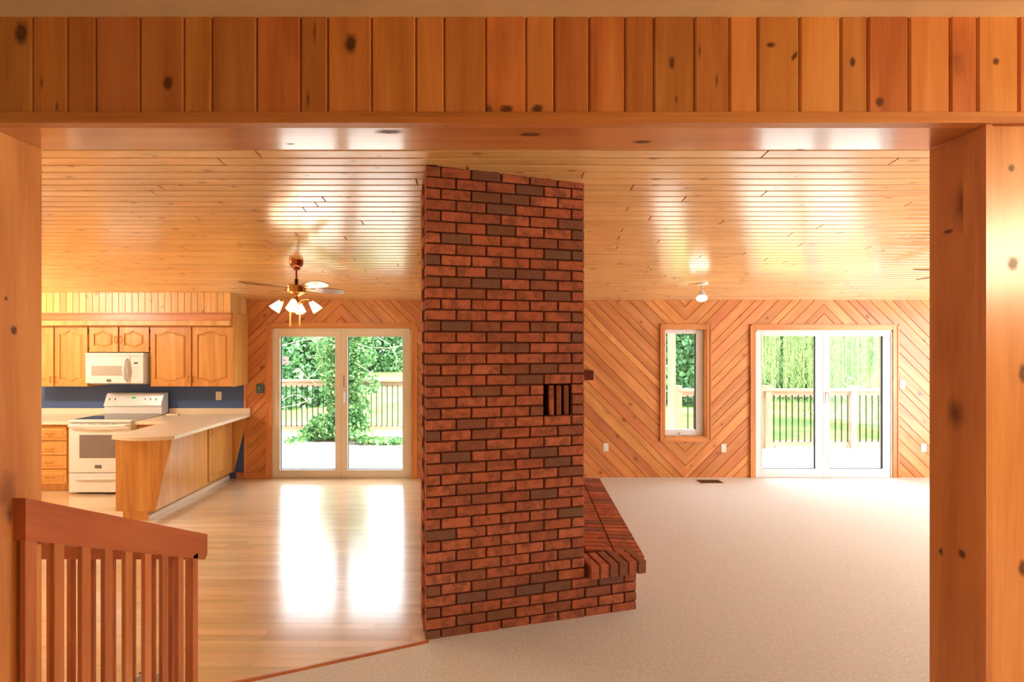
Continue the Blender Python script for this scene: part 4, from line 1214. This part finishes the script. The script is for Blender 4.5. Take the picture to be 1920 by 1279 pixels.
def railing(label, x0, x1, y, ztop, zlow, posts, grp):
    r = thing('deck_railing', label, 'railing', ((x0 + x1) / 2, y, ZD), grp)
    obj('top_rail', MB().box(x0, x1, y - .06, y + .07, ztop - .04, ztop), M['deck_rail'], r)
    obj('upper_rail', MB().box(x0, x1, y - .02, y + .02, ztop - .15, ztop - .04), M['deck_rail'], r)
    obj('lower_rail', MB().box(x0, x1, y - .02, y + .02, zlow - .09, zlow), M['deck_rail'], r)
    for px_ in posts:
        obj('post', MB().box(px_ - .055, px_ + .055, y - .055, y + .055, ZD, ztop + .06), M['deck_post'], r, bevel=.004)
    me = mesh_of('baluster', MB().tube([(0, 0, zlow - .02), (0, 0, ztop - .12)], .0105, 6)); me.materials.append(M['blackmetal'])
    x = x0 + .06
    while x < x1 - .03:
        if all(abs(x - p) > .07 for p in posts): piece('baluster', me, r, (x, y - .026, 0))
        x += .1145
    for px_ in np.arange(x0 + .5, x1, 1.35):
        obj('foot_block', MB().box(px_ - .04, px_ + .04, y - .03, y + .03, ZD, zlow - .085), M['deck_rail'], r)
    return r


railing('deck railing with black balusters behind the vine', -7.0, 2.85, 9.8, PZ(712, 9.8), PZ(797, 9.8), [-7.0, -5.4, 0.0, 2.8], 'deck railings')
yr = 8.5
railing('deck railing with black balusters in front of the willow', PX(1271, yr), 8.8, yr, PZ(729, yr), PZ(826, yr), [PX(1271, yr), PX(1438, yr), PX(1597, yr), 8.6], 'deck railings')
tag(obj('timber_post', MB().box(PX(1254, 8.4), PX(1265, 8.4), 8.35, 8.46, ZD, 3.4), M['deck_post'], bevel=.004), 'tall grey timber post on the deck outside the tall window', 'post')
tag(obj('doormat', MB().prism([(PX(683, 6.75), 6.62, ZD), (PX(757, 6.75), 6.62, ZD), (PX(757, 6.75), 7.02, ZD), (PX(700, 6.75), 7.02, ZD)], (0, 0, .012)), M['mat'], bevel=.003), 'grey doormat on the deck at the almond patio door', 'doormat')
dl = thing('outdoor_thermometer', 'round white dial thermometer outside the almond patio door', 'thermometer', (WX(533), WY + .10, WZ(675)))
cx, cz, yy = PX(533, 6.30), PZ(675.5, 6.30), 6.30
obj('dial_face', MB().tube([(cx, yy, cz), (cx, yy + .012, cz)], .060, 28), M['dial'], dl, smooth=True)
obj('rim', MB().tube([(cx + .060 * math.cos(w), yy, cz + .060 * math.sin(w)) for w in np.linspace(0, 2 * PI, 29)], .004, 6), M['steel'], dl, smooth=True)
obj('pointer', MB().box(cx - .02, cx + .025, yy - .003, yy + .001, cz - .003, cz + .003), M['copper'], dl)
obj('bracket', MB().box(cx - .09, cx - .03, yy + .004, yy + .010, cz - .01, cz + .01), M['steel'], dl)

# lawn
mb = MB()
xs = np.linspace(-90, 110, 41); ys = np.linspace(6.3, 130, 30)
def gz(x, y): return -1.0 - .006 * (y - 9) * 0 + .25 * math.sin(x * .07) * math.sin(y * .06) * min(1, max(0, (y - 14) / 20))
for i, yv in enumerate(ys):
    for xv in xs: mb.v.append((xv, yv, gz(xv, yv)))
for i in range(len(ys) - 1):
    for j in range(len(xs) - 1):
        a = i * len(xs) + j; mb.f.append((a, a + 1, a + len(xs) + 1, a + len(xs)))
tag(obj('lawn', mb, M['lawn'], smooth=True), 'pale green mown lawn beyond the deck', 'lawn', kind='structure')


def leaves(name, P, mat, parent, size, aspect=.5, droop=0.0, sizevar=.4):
    """one small bent leaf per point"""
    n = len(P)
    d = rng.normal(size=(n, 3)); d[:, 2] -= droop * 3; d /= np.linalg.norm(d, axis=1)[:, None]
    s = np.cross(d, rng.normal(size=(n, 3))); s /= np.linalg.norm(s, axis=1)[:, None]
    up = np.cross(d, s)
    L = (size * (1 + sizevar * rng.uniform(-1, 1, n)))[:, None]
    V = np.stack([P - d * L / 2, P + s * L * aspect / 2 + up * L * .06, P + d * L / 2, P - s * L * aspect / 2 + up * L * .06], 1).reshape(-1, 3)
    sh = np.array(wloc(parent)); V = V - sh
    me = bpy.data.meshes.new(name)
    me.vertices.add(4 * n); me.vertices.foreach_set('co', V.astype(np.float32).ravel())
    me.loops.add(4 * n); me.loops.foreach_set('vertex_index', np.arange(4 * n, dtype=np.int32))
    me.polygons.add(n); me.polygons.foreach_set('loop_start', np.arange(0, 4 * n, 4, dtype=np.int32)); me.polygons.foreach_set('loop_total', np.full(n, 4, dtype=np.int32))
    me.update(calc_edges=True); me.validate()
    me.materials.append(mat)
    o = bpy.data.objects.new(name, me); C.objects.link(o); o.parent = parent
    o['kind'] = 'stuff'
    return o


def crown_points(c, rx_, ry_, rz_, n, nblob=60):
    bl = rng.normal(size=(nblob, 3)); bl /= np.linalg.norm(bl, axis=1)[:, None]
    bl *= rng.uniform(.45, .95, (nblob, 1))
    ci = rng.integers(0, nblob, n)
    q = rng.normal(size=(n, 3)); q /= np.linalg.norm(q, axis=1)[:, None]; q *= (rng.uniform(.55, 1, (n, 1)) ** .7) * .36
    return (bl[ci] + q) / 1.25 * np.array([rx_, ry_, rz_]) + np.array(c)


def tree(label, x, y, h, w, mat, n, leaf, grp='trees beyond the lawn', low=-.3):
    z0 = -1.0
    r = thing('leafy_tree', label, 'tree', (x, y, z0), grp)
    k = random.Random(int(x * 13 + y * 7))
    tk = MB().tube([(x, y, z0 - .2), (x + k.uniform(-.2, .2), y, z0 + h * .3), (x + k.uniform(-.3, .3), y, z0 + h * .75)], [h * .028, h * .02, h * .006], 8)
    for i in range(5):
        a = k.uniform(0, 6.28); zz = z0 + h * k.uniform(.2, .5)
        tk.tube([(x, y, zz), (x + w * .25 * math.cos(a), y + w * .25 * math.sin(a), zz + h * .12), (x + w * .4 * math.cos(a), y + w * .4 * math.sin(a), zz + h * .22)], [h * .012, h * .008, h * .003], 6)
    obj('trunk', tk, M['bark'], r, smooth=True)
    P = crown_points((x, y, z0 + h * (low + (1 - low) / 2)), w / 2, w / 2, h * (1 - low) / 2, n)
    leaves('foliage', P[P[:, 2] > z0], M[mat], r, leaf, .6)
    return r


TR = [('broad dark tree beyond the deck railing at the kitchen end', -15.5, 25, 9, 7.8, 'leaf_dark', 14000, .30),
      ('rounded green tree behind the thermometer and the deck railing', -8.6, 22.5, 7.6, 5.8, 'leaf_tree', 14000, .26),
      ('pale green tree far over the lawn between vine and chimney', -13, 50, 13, 12, 'leaf_tree', 14000, .45),
      ('dark far tree at the lawn edge behind the vine', -25.4, 50, 13, 12, 'leaf_dark', 12000, .45),
      ('far dark tree at the lawn edge behind the brick chimney', -0.6, 50, 12, 12, 'leaf_dark', 6000, .5),
      ('tall far green tree hidden behind the chimney and window boards', 11.8, 50, 13, 12, 'leaf_tree', 9000, .5),
      ('bushy green tree seen through the tall window', 9.6, 22.5, 8, 6.2, 'leaf_tree', 15000, .24),
      ('dark leafy tree between tall window and willow', 16.6, 24.5, 8.5, 7.2, 'leaf_dark', 15000, .28),
      ('far tree at the lawn edge beyond the tall window', 24.2, 50, 12, 12, 'leaf_tree', 9000, .5),
      ('far dark tree behind the willow', 36.6, 50, 13, 12, 'leaf_dark', 11000, .5),
      ('wide far tree past the willow at the lawn edge', 49, 50, 12, 12, 'leaf_tree', 6000, .5),
      ('far pale tree in the second row behind the vine', -24.6, 66, 14, 15, 'leaf_tree', 9000, .55),
      ('far dark tree in the second row between vine and chimney', -8.7, 66, 14, 15, 'leaf_dark', 9000, .55),
      ('far pale tree in the second row behind the chimney', 7.2, 66, 14, 15, 'leaf_tree', 6000, .55),
      ('far dark tree in the second row behind the tall window', 23, 66, 14, 15, 'leaf_dark', 8000, .55),
      ('far pale tree in the second row between window and willow', 39, 66, 14, 15, 'leaf_tree', 8000, .55),
      ('far dark tree in the second row past the willow', 54.8, 66, 14, 15, 'leaf_dark', 8000, .55),
      ('far dark tree at the lawn edge beyond the kitchen', -37.8, 50, 13, 12, 'leaf_dark', 6000, .5)]
for a in TR: tree(*a)

# willow
wx, wy = 12.2, 15.0
wl_ = thing('willow_tree', 'weeping willow with hanging pale green strands outside the white patio door', 'tree', (wx, wy, -1.0))
obj('trunk', MB().tube([(wx + 2.9, wy + .6, -1.2), (wx + 2.7, wy + .5, 2), (wx + 1.2, wy + .3, 5.8)], [.32, .26, .12], 10), M['bark'], wl_, smooth=True)
P = []; stems = MB()
for i in range(400):
    a = rng.uniform(0, 2 * PI); rr = math.sqrt(rng.uniform(.05, 1)) * 3.4
    sxx, syy = wx + rr * math.cos(a), wy + rr * .75 * math.sin(a)
    ztp = 6.6 - .30 * rr + rng.uniform(-.4, .4); zbt = rng.uniform(-.9, 1.1)
    m = int((ztp - zbt) / .045)
    zz = np.linspace(ztp, zbt, m)
    dx = rng.normal(0, .05, m).cumsum() * .12; dy = rng.normal(0, .05, m).cumsum() * .12
    P.append(np.stack([sxx + dx + rng.normal(0, .035, m), syy + dy + rng.normal(0, .035, m), zz], 1))
    stems.tube([(sxx + dx[j], syy + dy[j], zz[j]) for j in range(0, m, max(1, m // 5))], .004, 3, False)
obj('hanging_twigs', stems, M['vine_stem'], wl_)
leaves('foliage', np.concatenate(P), M['leaf_willow'], wl_, .12, .22, 1.0)

# vine climbing on a post by the left railing
vx, vy = PX(640, 9.35), 9.35
vn = thing('climbing_vine', 'big leafy vine sprawling over the deck and railing outside the almond patio door', 'vine', (vx, vy, ZD))
obj('support_post', MB().box(vx - .045, vx + .045, vy + .1, vy + .19, ZD, 3.2), M['deck_post'], vn)
P = []
def blob(px, py, Yb, rx_, rz_, n, ry_=.35):
    q = rng.normal(size=(n, 3)); q /= np.linalg.norm(q, axis=1)[:, None]; q *= rng.uniform(.3, 1, (n, 1)) ** .5
    p = q * np.array([rx_, ry_, rz_]) + np.array([PX(px, Yb), Yb, PZ(py, Yb)])
    p[:, 2] = np.maximum(p[:, 2], ZD + .03 + rng.uniform(0, .05, n)); P.append(p)
for (px, py, rx_, rz_, n) in ((630, 800, .62, .30, 1500), (600, 812, .50, .16, 500), (655, 770, .45, .38, 1000), (640, 730, .36, .45, 1000), (620, 690, .26, .4, 500), (652, 690, .40, .4, 800),
                              (650, 650, .42, .4, 800), (612, 650, .30, .35, 400), (660, 610, .6, .4, 800), (675, 668, .35, .25, 350), (690, 720, .28, .25, 200), (668, 800, .3, .25, 300)):
    blob(px, py, 9.3, rx_, rz_, n)
for (px, py, n) in ((665, 815, 300), (690, 824, 260), (715, 829, 220), (740, 833, 160), (755, 836, 90), (560, 826, 70), (545, 832, 40)):
    blob(px, py, 8.95, .22, .07, n, .28)
leaves('foliage', np.concatenate(P), M['leaf_vine'], vn, .085, .62)
stm = MB()
k = random.Random(2)
stm.tube([(vx, vy + .05, ZD), (vx + .05, vy, .8), (vx - .05, vy + .05, 1.8), (vx + .03, vy, 3.0)], [.04, .035, .025, .015], 8)
def px3(l): return [(PX(a, Yq), Yq, PZ(b, Yq)) for a, b, Yq in l]
for l in ([(527, 648, 9), (560, 640, 9.1), (600, 633, 9.2), (640, 640, 9.3)], [(655, 640, 9.2), (690, 651, 9), (725, 653, 8.9), (757, 647, 8.8)],
          [(598, 632, 9.2), (594, 655, 9.1), (606, 678, 9.1), (590, 700, 9), (575, 712, 9)], [(700, 628, 9), (730, 645, 8.9), (745, 672, 8.9), (742, 690, 8.9)],
          [(560, 690, 9), (578, 710, 9.1), (600, 725, 9.2)], [(527, 752, 9), (548, 740, 9), (566, 743, 9), (580, 757, 9)], [(577, 668, 9.1), (590, 672, 9.1), (602, 665, 9.2)],
          [(665, 680, 9), (690, 695, 9), (712, 715, 9)], [(527, 765, 9), (560, 758, 9.1), (590, 745, 9.2)]):
    stm.tube(px3(l), .006, 5)
obj('stems', stm, M['vine_stem'], vn, smooth=True)
